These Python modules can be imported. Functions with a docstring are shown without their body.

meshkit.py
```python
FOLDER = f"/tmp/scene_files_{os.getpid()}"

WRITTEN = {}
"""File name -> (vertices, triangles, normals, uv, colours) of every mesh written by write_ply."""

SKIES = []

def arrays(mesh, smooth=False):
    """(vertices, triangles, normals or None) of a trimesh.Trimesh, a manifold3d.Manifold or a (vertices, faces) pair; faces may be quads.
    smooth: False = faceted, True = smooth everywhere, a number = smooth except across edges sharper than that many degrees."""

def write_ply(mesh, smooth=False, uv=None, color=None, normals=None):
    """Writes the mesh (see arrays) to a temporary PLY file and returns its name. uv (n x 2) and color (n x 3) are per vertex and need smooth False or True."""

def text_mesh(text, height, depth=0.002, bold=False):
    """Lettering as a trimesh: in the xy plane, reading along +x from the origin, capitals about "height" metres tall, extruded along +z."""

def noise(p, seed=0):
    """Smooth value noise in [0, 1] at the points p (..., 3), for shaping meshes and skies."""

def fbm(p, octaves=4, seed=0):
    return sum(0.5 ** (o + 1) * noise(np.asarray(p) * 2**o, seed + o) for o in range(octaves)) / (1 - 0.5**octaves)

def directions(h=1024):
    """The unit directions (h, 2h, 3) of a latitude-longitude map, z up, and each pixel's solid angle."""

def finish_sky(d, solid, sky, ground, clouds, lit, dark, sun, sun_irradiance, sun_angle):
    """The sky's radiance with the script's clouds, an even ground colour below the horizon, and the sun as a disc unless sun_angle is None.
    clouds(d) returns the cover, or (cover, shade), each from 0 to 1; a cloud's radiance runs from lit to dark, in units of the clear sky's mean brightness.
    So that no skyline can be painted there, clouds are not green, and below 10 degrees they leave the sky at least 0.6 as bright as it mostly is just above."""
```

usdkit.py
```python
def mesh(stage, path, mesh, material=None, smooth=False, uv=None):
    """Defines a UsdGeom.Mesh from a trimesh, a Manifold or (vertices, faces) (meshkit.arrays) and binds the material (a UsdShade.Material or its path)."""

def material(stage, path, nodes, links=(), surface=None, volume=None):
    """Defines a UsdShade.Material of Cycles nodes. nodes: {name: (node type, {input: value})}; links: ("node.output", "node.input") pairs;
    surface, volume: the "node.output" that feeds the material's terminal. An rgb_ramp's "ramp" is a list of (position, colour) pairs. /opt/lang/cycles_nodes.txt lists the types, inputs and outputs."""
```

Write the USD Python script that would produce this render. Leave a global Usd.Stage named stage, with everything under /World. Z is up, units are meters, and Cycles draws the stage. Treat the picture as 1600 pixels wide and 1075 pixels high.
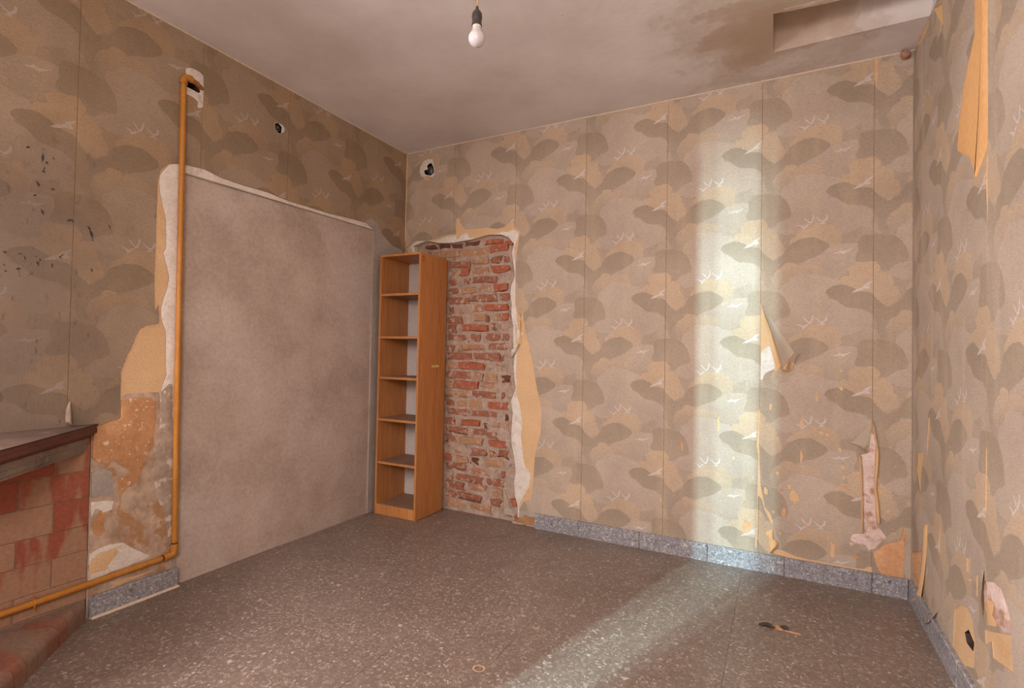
import math, random
import numpy as np, trimesh, shapely
import usdkit, meshkit
from shapely.geometry import Polygon, MultiPolygon, box, LineString
from shapely import affinity
from shapely.ops import unary_union
from pxr import Usd, UsdGeom, UsdLux, UsdShade, Gf, Sdf, Vt

stage = Usd.Stage.CreateInMemory()
UsdGeom.SetStageUpAxis(stage, UsdGeom.Tokens.z)
UsdGeom.SetStageMetersPerUnit(stage, 1.0)
UsdGeom.Xform.Define(stage, '/World')
UsdGeom.Scope.Define(stage, '/World/Looks')
random.seed(7)

# ---- measured outlines, metres on each wall: back (x, z), left and right (y, z), floor and ceiling (x, y)
ROOM = {'W':3.2909,'H':2.7969}
CAM = [800.94552,2.68379,-3.25017,1.1997,-0.48029,0.01833,0.01902]
TILE = [('G2',[(0.101,0.193),(0.133,0.237),(0.164,0.263),(0.227,0.274),(0.289,0.272),(0.328,0.255),(0.366,0.233),(0.385,0.204),(0.367,0.173),(0.322,0.16),(0.33,0.126),(0.368,0.112),(0.402,0.077),(0.443,0.071),(0.476,0.058),(0.509,0.045),(0.527,0.017),(0.523,-0.015),(0.496,-0.043),(0.437,-0.062),(0.371,-0.082),(0.248,-0.077),(0.153,-0.061),(0.089,-0.046),(0.056,-0.023),(0.08,0.008),(0.12,0.022),(0.156,0.036),(0.152,0.059),(0.136,0.105),(0.122,0.139),(0.102,0.161)]),('G1',[(0.18,0.296),(0.211,0.328),(0.246,0.35),(0.288,0.364),(0.318,0.389),(0.348,0.408),(0.386,0.416),(0.431,0.418),(0.468,0.411),(0.491,0.392),(0.499,0.36),(0.482,0.332),(0.454,0.312),(0.425,0.28),(0.388,0.245),(0.359,0.233),(0.29,0.261),(0.227,0.274)]),('G4',[(-0.032,0.235),(0.002,0.232),(0.035,0.222),(0.068,0.199),(0.089,0.175),(0.053,0.159),(0.003,0.157),(-0.039,0.179),(-0.048,0.211)]),('D3',[(-0.064,0.161),(-0.022,0.178),(0.036,0.178),(0.085,0.167),(0.118,0.137),(0.135,0.099),(0.15,0.055),(0.13,0.032),(0.092,0.017),(0.062,-0.014),(0.039,-0.006),(0.024,0.016),(-0.028,0.029),(-0.079,0.05),(-0.063,0.106)]),('P1',[(0.144,0.434),(0.169,0.476),(0.2,0.503),(0.227,0.522),(0.258,0.534),(0.316,0.531),(0.354,0.518),(0.377,0.496),(0.387,0.458),(0.373,0.414),(0.337,0.406),(0.287,0.406),(0.194,0.413)]),('D1',[(0.02,0.253),(0.024,0.3),(0.041,0.332),(0.082,0.355),(0.11,0.374),(0.131,0.412),(0.161,0.442),(0.201,0.46),(0.244,0.463),(0.279,0.455),(0.308,0.437),(0.332,0.41),(0.314,0.389),(0.288,0.368),(0.246,0.352),(0.207,0.332),(0.179,0.326),(0.147,0.328),(0.115,0.317),(0.087,0.294),(0.067,0.266),(0.061,0.223),(0.077,0.192),(0.052,0.175),(0.027,0.198)]),('P3',[(0.065,0.211),(0.061,0.252),(0.075,0.284),(0.107,0.304),(0.119,0.321),(0.147,0.33),(0.17,0.324),(0.176,0.306),(0.203,0.312),(0.242,0.317),(0.281,0.302),(0.309,0.268),(0.243,0.269),(0.172,0.265),(0.145,0.241),(0.109,0.209),(0.085,0.189)]),('P2',[(-0.149,0.489),(-0.131,0.511),(-0.103,0.522),(-0.109,0.553),(-0.089,0.575),(-0.055,0.586),(-0.013,0.59),(0.017,0.577),(0.027,0.556),(0.025,0.534),(0.015,0.517),(0.038,0.529),(0.071,0.517),(0.081,0.496),(0.09,0.477),(0.085,0.462),(0.11,0.427),(0.115,0.404),(0.1,0.379),(0.075,0.367),(0.056,0.355),(0.033,0.372),(0.016,0.391),(-0.01,0.427),(-0.035,0.434),(-0.086,0.45),(-0.114,0.466)]),('D2',[(-0.215,0.433),(-0.186,0.461),(-0.156,0.473),(-0.121,0.469),(-0.087,0.452),(-0.052,0.433),(-0.01,0.422),(0.016,0.39),(0.033,0.371),(0.056,0.352),(0.035,0.316),(0.004,0.284),(-0.003,0.315),(-0.034,0.337),(-0.085,0.352),(-0.119,0.353),(-0.145,0.375),(-0.172,0.401)])]
BIRDS = [[(0.174,0.543),(0.196,0.53),(0.206,0.521),(0.204,0.509),(0.217,0.519),(0.231,0.532),(0.243,0.544),(0.229,0.538),(0.212,0.527),(0.2,0.536)],[(0.208,0.58),(0.223,0.569),(0.235,0.555),(0.243,0.549),(0.25,0.567),(0.255,0.591),(0.261,0.588),(0.259,0.565),(0.25,0.544),(0.223,0.535),(0.207,0.532),(0.239,0.542),(0.229,0.553),(0.216,0.566)],[(0.262,0.58),(0.277,0.568),(0.294,0.555),(0.301,0.552),(0.31,0.558),(0.317,0.573),(0.317,0.584),(0.325,0.581),(0.325,0.56),(0.316,0.551),(0.305,0.542),(0.32,0.537),(0.305,0.534),(0.282,0.536),(0.299,0.543),(0.287,0.552),(0.273,0.566)],[(-0.095,0.429),(-0.074,0.446),(-0.048,0.457),(-0.032,0.476),(0.001,0.492),(-0.019,0.466),(-0.01,0.45),(-0.027,0.446),(-0.04,0.449),(-0.061,0.436)],[(0.349,0.37),(0.372,0.375),(0.383,0.386),(0.393,0.378),(0.416,0.383),(0.442,0.393),(0.424,0.379),(0.408,0.371),(0.4,0.362),(0.39,0.369),(0.368,0.367)]]
REP = 0.552
STRIP = 0.53
SEAM0 = 0.999
PIT = [(0.087,2.041),(0.216,2.073),(0.335,2.045),(0.451,2.036),(0.646,2.049),(0.779,2.071),(0.884,2.062),(0.948,2.034),(0.993,1.985),(0.976,1.919),(0.99,1.852),(1.004,1.751),(0.975,1.685),(0.97,1.619),(0.984,1.551),(0.979,1.485),(0.999,1.396),(0.998,1.329),(1.003,1.252),(1.014,1.197),(1.006,1.108),(1.014,1.02),(1.014,1.029),(1.028,0.953),(0.992,0.863),(1.007,0.776),(0.997,0.632),(1.005,0.545),(1.026,0.459),(1.04,0.373),(1.029,0.285),(1.037,0.199),(1.057,0.136),(1.064,0.094),(1.06,0.001)]
GYPSUM = [(0.048,2.038),(0.109,2.082),(0.216,2.086),(0.276,2.056),(0.364,2.085),(0.428,2.091),(0.493,2.091),(0.507,2.06),(0.548,2.098),(0.59,2.106),(0.618,2.063),(0.713,2.054),(0.779,2.071),(0.858,2.076),(0.896,2.089),(0.934,2.08),(0.985,2.092),(1.022,2.072),(1.035,2.048),(1.006,1.984),(0.998,1.951),(1.009,1.839),(1.011,1.728),(1.015,1.55),(1.029,1.462),(1.037,1.373),(1.087,1.346),(1.039,1.285),(1.035,1.175),(1.031,1.065),(1.039,0.983),(1.039,0.997),(1.034,0.92),(1.06,0.856),(1.088,0.716),(1.078,0.617),(1.092,0.532),(1.099,0.467),(1.118,0.405),(1.161,0.367),(1.151,0.269),(1.11,0.209),(1.075,0.134),(1.078,0.004)]
PAPERHOLE = [(0.017,2.028),(0.109,2.082),(0.231,2.075),(0.334,2.087),(0.421,2.104),(0.489,2.104),(0.489,2.222),(0.517,2.225),(0.54,2.176),(0.575,2.131),(0.644,2.13),(0.752,2.126),(0.857,2.107),(0.908,2.116),(0.983,2.148),(0.997,2.107),(1.041,2.07),(1.025,1.949),(1.012,1.85),(1.015,1.728),(1.014,1.639),(1.015,1.55),(1.028,1.522),(1.047,1.478),(1.06,1.45),(1.071,1.532),(1.082,1.45),(1.099,1.351),(1.112,1.318),(1.151,1.177),(1.19,0.99),(1.216,0.887),(1.235,0.813),(1.232,0.663),(1.205,0.554),(1.189,0.477),(1.185,0.38),(1.176,0.24),(1.165,0.19),(1.111,0.166),(1.076,0.107),(1.072,-0.002)]
BRICKS = [(0.194,0.315,2.027,'d'),(0.314,0.431,2.024,'d'),(0.431,0.545,2.017,'d'),(0.545,0.683,2.022,'d'),(0.73,0.901,2.023,'r'),(0.901,0.971,2.001,'r'),(0.256,0.518,1.962,'t'),(0.525,0.765,1.961,'t'),(0.777,0.934,1.974,'r'),(0.391,0.618,1.877,'b'),(0.624,0.766,1.887,'t'),(0.786,0.878,1.89,'b'),(0.884,0.948,1.889,'b'),(0.401,0.487,1.808,'m'),(0.515,0.606,1.813,'r'),(0.619,0.768,1.817,'m'),(0.794,0.95,1.821,'r'),(0.402,0.489,1.739,'b'),(0.552,0.614,1.74,'b'),(0.621,0.849,1.746,'b'),(0.404,0.504,1.67,'b'),(0.539,0.664,1.672,'t'),(0.677,0.791,1.683,'m'),(0.808,0.94,1.685,'r'),(0.399,0.604,1.595,'b'),(0.617,0.845,1.61,'b'),(0.862,0.96,1.613,'b'),(0.415,0.473,1.524,'b'),(0.498,0.612,1.53,'m'),(0.619,0.728,1.536,'m'),(0.741,0.949,1.538,'r'),(0.403,0.545,1.449,'b'),(0.641,0.756,1.464,'t'),(0.75,0.776,1.457,'b'),(0.822,0.881,1.462,'t'),(0.887,0.951,1.466,'r'),(0.412,0.504,1.386,'b'),(0.535,0.784,1.386,'r'),(0.804,0.843,1.395,'b'),(0.882,0.946,1.393,'m'),(0.413,0.478,1.318,'b'),(0.485,0.583,1.312,'b'),(0.631,0.713,1.313,'b'),(0.753,0.877,1.319,'b'),(0.884,0.954,1.321,'b'),(0.408,0.48,1.235,'b'),(0.508,0.748,1.24,'m'),(0.774,0.943,1.251,'b'),(0.41,0.635,1.173,'b'),(0.655,0.887,1.178,'b'),(0.887,0.926,1.163,'b'),(0.405,0.504,1.098,'t'),(0.519,0.751,1.101,'r'),(0.784,0.876,1.103,'m'),(0.406,0.638,1.031,'b'),(0.645,0.746,1.024,'t'),(0.753,0.864,1.026,'t'),(0.897,0.973,1.016,'d'),(0.408,0.487,0.956,'t'),(0.501,0.708,0.958,'r'),(0.741,0.866,0.963,'m'),(0.41,0.607,0.885,'t'),(0.635,0.854,0.892,'b'),(0.893,0.925,0.895,'b'),(0.405,0.49,0.817,'b'),(0.505,0.602,0.813,'t'),(0.616,0.738,0.819,'t'),(0.781,0.959,0.814,'r'),(0.414,0.604,0.748,'b'),(0.638,0.87,0.75,'b'),(0.922,0.967,0.738,'d'),(0.408,0.508,0.677,'b'),(0.55,0.728,0.675,'r'),(0.748,0.768,0.664,'d'),(0.82,0.898,0.678,'m'),(0.917,0.968,0.673,'m'),(0.41,0.621,0.611,'b'),(0.642,0.782,0.612,'b'),(0.783,0.868,0.596,'b'),(0.405,0.523,0.542,'b'),(0.533,0.751,0.542,'t'),(0.793,0.946,0.538,'r'),(0.421,0.617,0.463,'m'),(0.638,0.786,0.465,'b'),(0.799,0.864,0.461,'b'),(0.877,0.966,0.471,'b'),(0.408,0.48,0.399,'r'),(0.508,0.626,0.392,'t'),(0.633,0.721,0.393,'d'),(0.761,0.936,0.398,'t'),(0.417,0.607,0.333,'b'),(0.635,0.828,0.325,'m'),(0.899,0.938,0.325,'b'),(0.426,0.504,0.257,'m'),(0.526,0.67,0.256,'b'),(0.671,0.757,0.254,'b'),(0.791,0.939,0.259,'b'),(0.414,0.596,0.192,'b'),(0.624,0.792,0.2,'m'),(0.838,0.928,0.186,'t'),(0.423,0.522,0.122,'b'),(0.529,0.754,0.121,'b'),(0.82,0.917,0.117,'b'),(0.425,0.607,0.058,'t'),(0.648,0.834,0.058,'t'),(0.967,1.045,0.138,'r')]
VENT_B_WHITE = [(0.21,2.729),(0.235,2.717),(0.259,2.722),(0.27,2.679),(0.286,2.621),(0.283,2.581),(0.259,2.566),(0.199,2.585),(0.15,2.584),(0.128,2.628),(0.132,2.668),(0.166,2.712)]
VENT_B_HOLE = [(0.216,2.683),(0.246,2.687),(0.266,2.656),(0.277,2.606),(0.239,2.584),(0.184,2.604),(0.173,2.638),(0.208,2.641),(0.202,2.666)]
VENT_B_PEACH = [(0.159,2.591),(0.199,2.589),(0.239,2.572),(0.225,2.542),(0.185,2.549)]
TEAR = [(2.59,1.51),(2.759,1.234),(2.745,1.186),(2.704,1.135),(2.68,1.126),(2.656,1.136),(2.624,1.119),(2.612,1.107),(2.604,1.076),(2.591,1.075),(2.591,1.233)]
TEAR_WHITE = [(2.635,1.272),(2.61,1.251),(2.59,1.223),(2.59,1.075),(2.604,1.077),(2.612,1.105),(2.636,1.124),(2.664,1.148),(2.651,1.215)]
TEAR_A = (2.592,1.505)
TEAR_H = (2.759,1.234)
TEAR_T = (2.699,1.137)
B_SEAM = [(2.581,0.906),(2.59,0.906),(2.588,0.703),(2.599,0.482),(2.624,0.36),(2.649,0.329),(2.664,0.287),(2.657,0.256),(2.637,0.302),(2.616,0.342),(2.601,0.402),(2.585,0.42),(2.58,0.125),(2.571,0.123),(2.579,0.429),(2.581,0.652),(2.573,0.692)]
B_BAND = [(2.627,0.115),(2.649,0.135),(2.711,0.137),(2.781,0.116),(2.865,0.112),(2.98,0.11),(3.083,0.113),(3.102,0.132),(3.121,0.128),(3.125,0.097),(2.98,0.088),(2.849,0.089),(2.729,0.098),(2.676,0.105)]
B_PINK = [(3.119,0.888),(3.138,0.758),(3.134,0.628),(3.13,0.545),(3.139,0.426),(3.143,0.353),(3.188,0.288),(3.158,0.255),(3.136,0.223),(3.105,0.203),(3.09,0.233),(3.051,0.233),(3.027,0.207),(3.014,0.237),(3.035,0.288),(3.082,0.296),(3.077,0.472),(3.072,0.63),(3.062,0.704),(3.099,0.717),(3.11,0.82)]
B_CURL_L = [(3.059,0.708),(3.07,0.705),(3.077,0.631),(3.082,0.473),(3.082,0.296),(3.071,0.294),(3.071,0.471),(3.064,0.62)]
B_CURL_R = [(3.116,0.886),(3.125,0.885),(3.142,0.777),(3.152,0.713),(3.149,0.639),(3.139,0.546),(3.154,0.447),(3.159,0.356),(3.141,0.353),(3.135,0.425),(3.128,0.544),(3.131,0.637),(3.135,0.749)]
B_ORANGE = [(3.151,0.235),(3.166,0.258),(3.233,0.287),(3.247,0.353),(3.267,0.412),(3.264,0.319),(3.26,0.229),(3.257,0.094),(3.155,0.094),(3.132,0.144),(3.121,0.202)]
B_FLAP = [(2.621,0.219),(2.661,0.244),(2.662,0.192),(2.686,0.178),(2.68,0.151),(2.645,0.114),(2.641,0.188)]
B_TRI = [(3.02,0.756),(3.116,0.877),(3.11,0.82),(3.087,0.72),(3.06,0.76)]
B_FLECK = [(2.798,0.664,0.0067,0.0309),(2.679,0.753,0.0078,0.0095),(2.716,0.617,0.0056,0.0071),(2.681,0.558,0.0089,0.0095),(2.7,0.466,0.01,0.0083),(2.739,0.491,0.0089,0.0166),(2.763,0.436,0.0223,0.0356),(2.714,0.347,0.0089,0.0261),(2.529,0.229,0.019,0.038),(2.81,0.217,0.0223,0.0048),(2.833,0.296,0.0089,0.0071),(2.946,0.182,0.0112,0.0428),(3.008,0.523,0.0112,0.0107),(2.965,0.513,0.0067,0.0059),(2.989,0.625,0.0089,0.0119),(2.993,0.573,0.0067,0.0095),(2.986,0.463,0.0056,0.0059),(2.89,0.801,0.0089,0.0083),(2.975,0.721,0.0067,0.0083),(2.919,0.794,0.0067,0.0059),(3.188,0.424,0.0067,0.0095),(2.455,0.618,0.0067,0.0083),(2.371,0.808,0.0056,0.0416),(2.663,0.339,0.0067,0.0071),(2.797,0.85,0.0089,0.0143),(2.536,0.51,0.0045,0.0059),(2.559,0.513,0.0045,0.0059),(2.499,0.413,0.0056,0.0048),(2.419,0.398,0.0056,0.0048),(2.88,0.448,0.0045,0.0059),(2.624,0.451,0.0112,0.019),(2.697,0.228,0.0067,0.0059),(3.051,0.165,0.0134,0.0071),(3.218,0.657,0.0056,0.0071),(3.142,0.519,0.0201,0.0143),(2.579,0.901,0.01,0.0166),(2.728,0.807,0.0056,0.0059),(2.521,1.054,0.004,0.0085),(2.868,0.992,0.005,0.0278),(2.371,0.798,0.006,0.0321),(2.644,0.925,0.006,0.0192),(2.979,1.14,0.007,0.0053),(2.98,1.045,0.007,0.0096),(2.917,0.995,0.006,0.0043),(2.797,0.845,0.01,0.0128),(2.165,0.656,0.0076,0.0254),(2.042,0.314,0.0051,0.0101)]
B_TOPSLIT = [(3.119,2.793),(3.13,2.793),(3.132,2.701),(3.125,2.648),(3.12,2.704)]
KNOB = [(3.248,2.769),(3.234,2.805),(3.235,2.814),(3.288,2.802),(3.277,2.814)]
PANEL = [(-1.742,2.078),(-0.41,2.099),(-0.296,-0.021),(-1.709,0.026)]
L_WHITE_TOP = [(-1.752,2.123),(-1.634,2.135),(-1.54,2.119),(-1.409,2.117),(-1.256,2.122),(-1.112,2.11),(-0.942,2.112),(-0.786,2.113),(-0.583,2.127),(-0.447,2.131)]
L_WHITE_LEFT = [(-1.807,2.103),(-1.836,2.06),(-1.85,2.03),(-1.852,1.997),(-1.842,1.936),(-1.831,1.887),(-1.818,1.846),(-1.811,1.763),(-1.81,1.685),(-1.822,1.664),(-1.811,1.614),(-1.805,1.6),(-1.792,1.546),(-1.798,1.49),(-1.815,1.432),(-1.824,1.384),(-1.823,1.337),(-1.799,1.275),(-1.796,1.172),(-1.794,1.101),(-1.789,1.061),(-1.806,1.014),(-1.812,0.975),(-1.78,0.894),(-1.77,0.793)]
L_PAPER_EDGE = [(-1.807,2.107),(-1.845,2.058),(-1.856,2.009),(-1.856,1.932),(-1.857,1.842),(-1.856,1.721),(-1.857,1.575),(-1.858,1.568),(-1.856,1.483),(-1.85,1.378),(-1.836,1.407),(-1.829,1.325),(-1.833,1.309),(-1.88,1.301),(-1.914,1.281),(-1.93,1.246),(-1.948,1.189),(-1.964,1.155),(-1.979,1.103),(-1.987,1.081),(-1.985,0.985),(-1.983,0.871),(-1.992,0.864),(-2.045,0.848),(-2.069,0.839)]
L_SMEAR = [(-0.449,2.128),(-0.329,2.142),(-0.278,2.075),(-0.159,2.011),(-0.052,1.995),(-0.027,1.964),(-0.024,1.862),(-0.399,1.803),(-0.409,2.1)]
L_SMEAR_PAPER = [(-0.45,2.142),(-0.391,2.18),(-0.322,2.153),(-0.271,2.087),(-0.152,2.022),(-0.037,2.009)]
L_PEACH = [(-1.991,0.972),(-1.954,0.958),(-1.914,0.97),(-1.859,0.973),(-1.824,0.955),(-1.797,0.938),(-1.808,1.331)]
L_OCHRE = [(-2.102,0.854),(-2.071,0.853),(-1.988,0.867),(-1.987,0.956),(-1.929,0.965),(-1.865,0.959),(-1.831,0.938),(-1.828,0.837),(-1.835,0.73),(-1.878,0.637),(-1.896,0.57),(-1.936,0.537),(-1.985,0.554),(-1.998,0.591),(-1.932,0.612),(-1.969,0.636),(-2.012,0.675),(-2.046,0.66),(-2.083,0.684),(-2.098,0.716)]
L_OCHRE2 = [(-1.995,0.59),(-1.98,0.604),(-1.943,0.573),(-1.936,0.544),(-1.966,0.516),(-1.97,0.456),(-1.938,0.42),(-1.95,0.399),(-1.987,0.419),(-1.999,0.45),(-1.983,0.479)]
L_OCHRE3 = [(-2.068,0.448),(-2.052,0.473),(-2.023,0.442),(-2.033,0.405),(-2.026,0.363),(-2.054,0.342),(-2.077,0.359),(-2.089,0.402)]
L_RENDER = [(-1.819,0.98),(-1.781,1.022),(-1.757,1.021),(-1.725,0.153),(-1.756,0.183),(-1.786,0.387),(-1.827,0.465),(-1.844,0.555),(-1.826,0.645),(-1.859,0.712),(-1.84,0.808),(-1.825,0.893)]
L_GREY = [(-2.1,0.638),(-2.052,0.655),(-2.005,0.633),(-1.995,0.59),(-2.002,0.552),(-1.995,0.509),(-2.093,0.526)]
L_PALE = [(-2.095,0.517),(-2.036,0.513),(-1.995,0.496),(-1.999,0.45),(-2.04,0.447),(-2.069,0.474),(-2.079,0.438),(-2.091,0.402)]
L_PALE2 = [(-2.098,0.287),(-2.06,0.299),(-2.011,0.308),(-1.959,0.299),(-1.89,0.24),(-1.84,0.197),(-1.847,0.18),(-1.929,0.171),(-2.0,0.167),(-2.094,0.16)]
L_PEACH2 = [(-2.095,0.23),(-2.083,0.268),(-2.053,0.286),(-2.01,0.294),(-1.959,0.288),(-1.961,0.248),(-1.989,0.214),(-2.0,0.175),(-2.094,0.174)]
L_PEACH3 = [(-2.005,0.111),(-1.98,0.131),(-1.901,0.127),(-1.817,0.127),(-1.816,0.111),(-1.907,0.103),(-1.966,0.096)]
VENT_L_WHITE = [(-1.746,2.616),(-1.721,2.632),(-1.695,2.636),(-1.667,2.632),(-1.651,2.62),(-1.647,2.571),(-1.647,2.511),(-1.648,2.453),(-1.671,2.439),(-1.683,2.444),(-1.679,2.469),(-1.695,2.48),(-1.717,2.483),(-1.747,2.482),(-1.747,2.519),(-1.744,2.563)]
VENT_L_HOLE = [(-1.743,2.561),(-1.702,2.578),(-1.681,2.559),(-1.663,2.53),(-1.673,2.518),(-1.709,2.521),(-1.744,2.523)]
VENT2_WHITE = [(-1.23,2.545),(-1.206,2.56),(-1.169,2.559),(-1.151,2.547),(-1.154,2.519),(-1.17,2.507),(-1.195,2.491),(-1.223,2.511)]
VENT2_HOLE = [(-1.225,2.545),(-1.2,2.56),(-1.172,2.544),(-1.175,2.505),(-1.195,2.495),(-1.22,2.513)]
L_STUB = [(-2.177,0.957),(-2.187,0.925),(-2.188,0.884),(-2.185,0.86),(-2.168,0.858),(-2.167,0.91)]
L_SCRATCH = [((-2.295,1.991),(-2.298,1.936)),((-2.29,1.901),(-2.285,1.941)),((-2.258,1.977),(-2.265,1.98)),((-2.308,1.847),(-2.31,1.868)),((-2.27,1.842),(-2.246,1.845)),((-2.325,1.794),(-2.305,1.81)),((-2.297,1.759),(-2.285,1.724)),((-2.07,1.771),(-2.037,1.701)),((-2.132,1.721),(-2.111,1.657)),((-2.347,1.567),(-2.334,1.522)),((-2.306,1.548),(-2.294,1.512)),((-2.255,1.546),(-2.252,1.513)),((-2.216,1.719),(-2.18,1.739)),((-2.208,1.59),(-2.234,1.566)),((-2.35,1.982),(-2.333,1.996)),((-2.346,1.976),(-2.35,1.979)),((-2.284,1.957),(-2.281,1.939)),((-2.265,1.975),(-2.254,1.968)),((-2.308,1.863),(-2.305,1.837)),((-2.329,1.793),(-2.301,1.814)),((-2.286,1.9),(-2.293,1.919)),((-2.27,1.771),(-2.267,1.761)),((-2.354,1.681),(-2.352,1.676)),((-2.194,1.741),(-2.184,1.715)),((-2.137,1.726),(-2.122,1.695)),((-2.121,1.666),(-2.109,1.656)),((-2.403,1.48),(-2.388,1.485)),((-2.396,1.501),(-2.404,1.515)),((-2.234,1.571),(-2.22,1.563)),((-2.314,1.562),(-2.297,1.549)),((-2.293,1.555),(-2.294,1.534)),((-2.366,1.553),(-2.343,1.562)),((-2.39,1.559),(-2.409,1.558)),((-2.118,1.543),(-2.112,1.518)),((-2.369,1.493),(-2.345,1.502))]
R_PEEL = [(-0.918,2.486),(-1.046,2.406),(-1.05,2.178),(-1.053,1.942),(-1.039,1.902),(-0.942,1.845),(-0.906,1.887),(-0.864,1.939),(-0.721,2.015),(-0.745,2.101),(-0.8,2.227),(-0.847,2.282),(-0.919,2.357)]
R_PEEL_CREASE = [(-0.997,2.429),(-0.988,2.209),(-0.974,2.036),(-0.942,1.857)]
R_SLIT1 = [(-1.042,1.885),(-1.053,1.881),(-1.052,1.735),(-1.048,1.659),(-1.035,1.792)]
R_TOPCURL = [(-0.424,2.757),(-0.497,2.729),(-0.526,2.613),(-0.474,2.678)]
R_TOPEDGE = [(-0.015,2.789),(-0.145,2.757),(-0.291,2.793),(-0.314,2.795),(-0.39,2.775),(-0.489,2.739)]
R_TOPTEAR = [(-0.015,2.791),(-0.082,2.782),(-0.186,2.754),(-0.282,2.761),(-0.296,2.794),(-0.254,2.797),(-0.119,2.785)]
R_WHITE = [(-1.022,0.485),(-1.102,0.513),(-1.169,0.517),(-1.234,0.468),(-1.247,0.42),(-1.186,0.388),(-1.102,0.385),(-1.035,0.389),(-1.008,0.445)]
R_PEACH = [(-0.705,0.256),(-0.768,0.3),(-0.855,0.325),(-0.91,0.308),(-0.942,0.244),(-0.93,0.146),(-0.829,0.104),(-0.668,0.049),(-0.69,0.161)]
R_HOLE = [(-0.813,0.221),(-0.862,0.252),(-0.924,0.235),(-0.916,0.194),(-0.842,0.191)]
R_PEACH2 = [(-1.03,0.329),(-1.243,0.414),(-1.262,0.31),(-1.103,0.272),(-1.092,0.317),(-1.035,0.279)]
R_SHRED = [(-0.246,0.436),(-0.301,0.46),(-0.289,0.322),(-0.259,0.194),(-0.214,0.075),(-0.078,0.018),(-0.179,0.127),(-0.225,0.253)]
R_CURL = [(-0.365,0.04),(-0.398,0.091),(-0.475,0.146),(-0.463,0.119),(-0.431,0.07)]
R_SLITS = [[(-0.316,0.947),(-0.338,0.943),(-0.309,0.806),(-0.282,0.801)],[(-1.039,0.919),(-1.048,0.92),(-1.042,0.709),(-1.035,0.708)],[(-0.497,0.5),(-0.509,0.503),(-0.498,0.403),(-0.483,0.398)],[(-0.951,0.475),(-0.964,0.48),(-0.964,0.41),(-0.951,0.405)],[(-0.127,0.752),(-0.226,0.775),(-0.179,0.663),(-0.171,0.576),(-0.108,0.674)],[(-0.848,0.499),(-0.887,0.514),(-0.877,0.456),(-0.849,0.451)],[(-0.871,0.432),(-0.904,0.446),(-0.899,0.438),(-0.877,0.427)]]
R_LOWTEAR = [(-0.456,0.062),(-0.648,0.086),(-0.648,0.066),(-0.515,0.047)]
R_CORNERTEAR = [(0.015,0.233),(-0.185,0.305),(-0.187,0.239),(-0.139,0.111),(-0.032,0.133)]
RECESS = [(2.644,-0.284),(2.647,-0.62),(2.943,-0.581),(3.282,-0.296)]
C_STAIN = [(2.645,-0.617),(2.578,-0.618),(2.502,-0.59),(2.53,-0.56),(2.473,-0.501),(2.49,-0.394),(2.543,-0.33),(2.586,-0.294),(2.644,-0.288)]
F_DEBRIS = [(2.612,-0.662),(2.656,-0.646),(2.681,-0.66),(2.645,-0.675),(2.698,-0.629),(2.733,-0.655),(2.686,-0.633),(2.694,-0.67),(2.772,-0.662),(2.709,-0.671)]
F_RING = [(1.683,-1.552)]
SHELF_FOOT = [(0.039,-0.343),(0.42,-0.337),(0.376,0.067)]
SHELF_Z = [1.911,1.612,1.299,1.007,0.7,0.385,0.075,0.004]
W, H = ROOM['W'], ROOM['H']
YF = -4.2                                                            # the wall behind the camera

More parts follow.
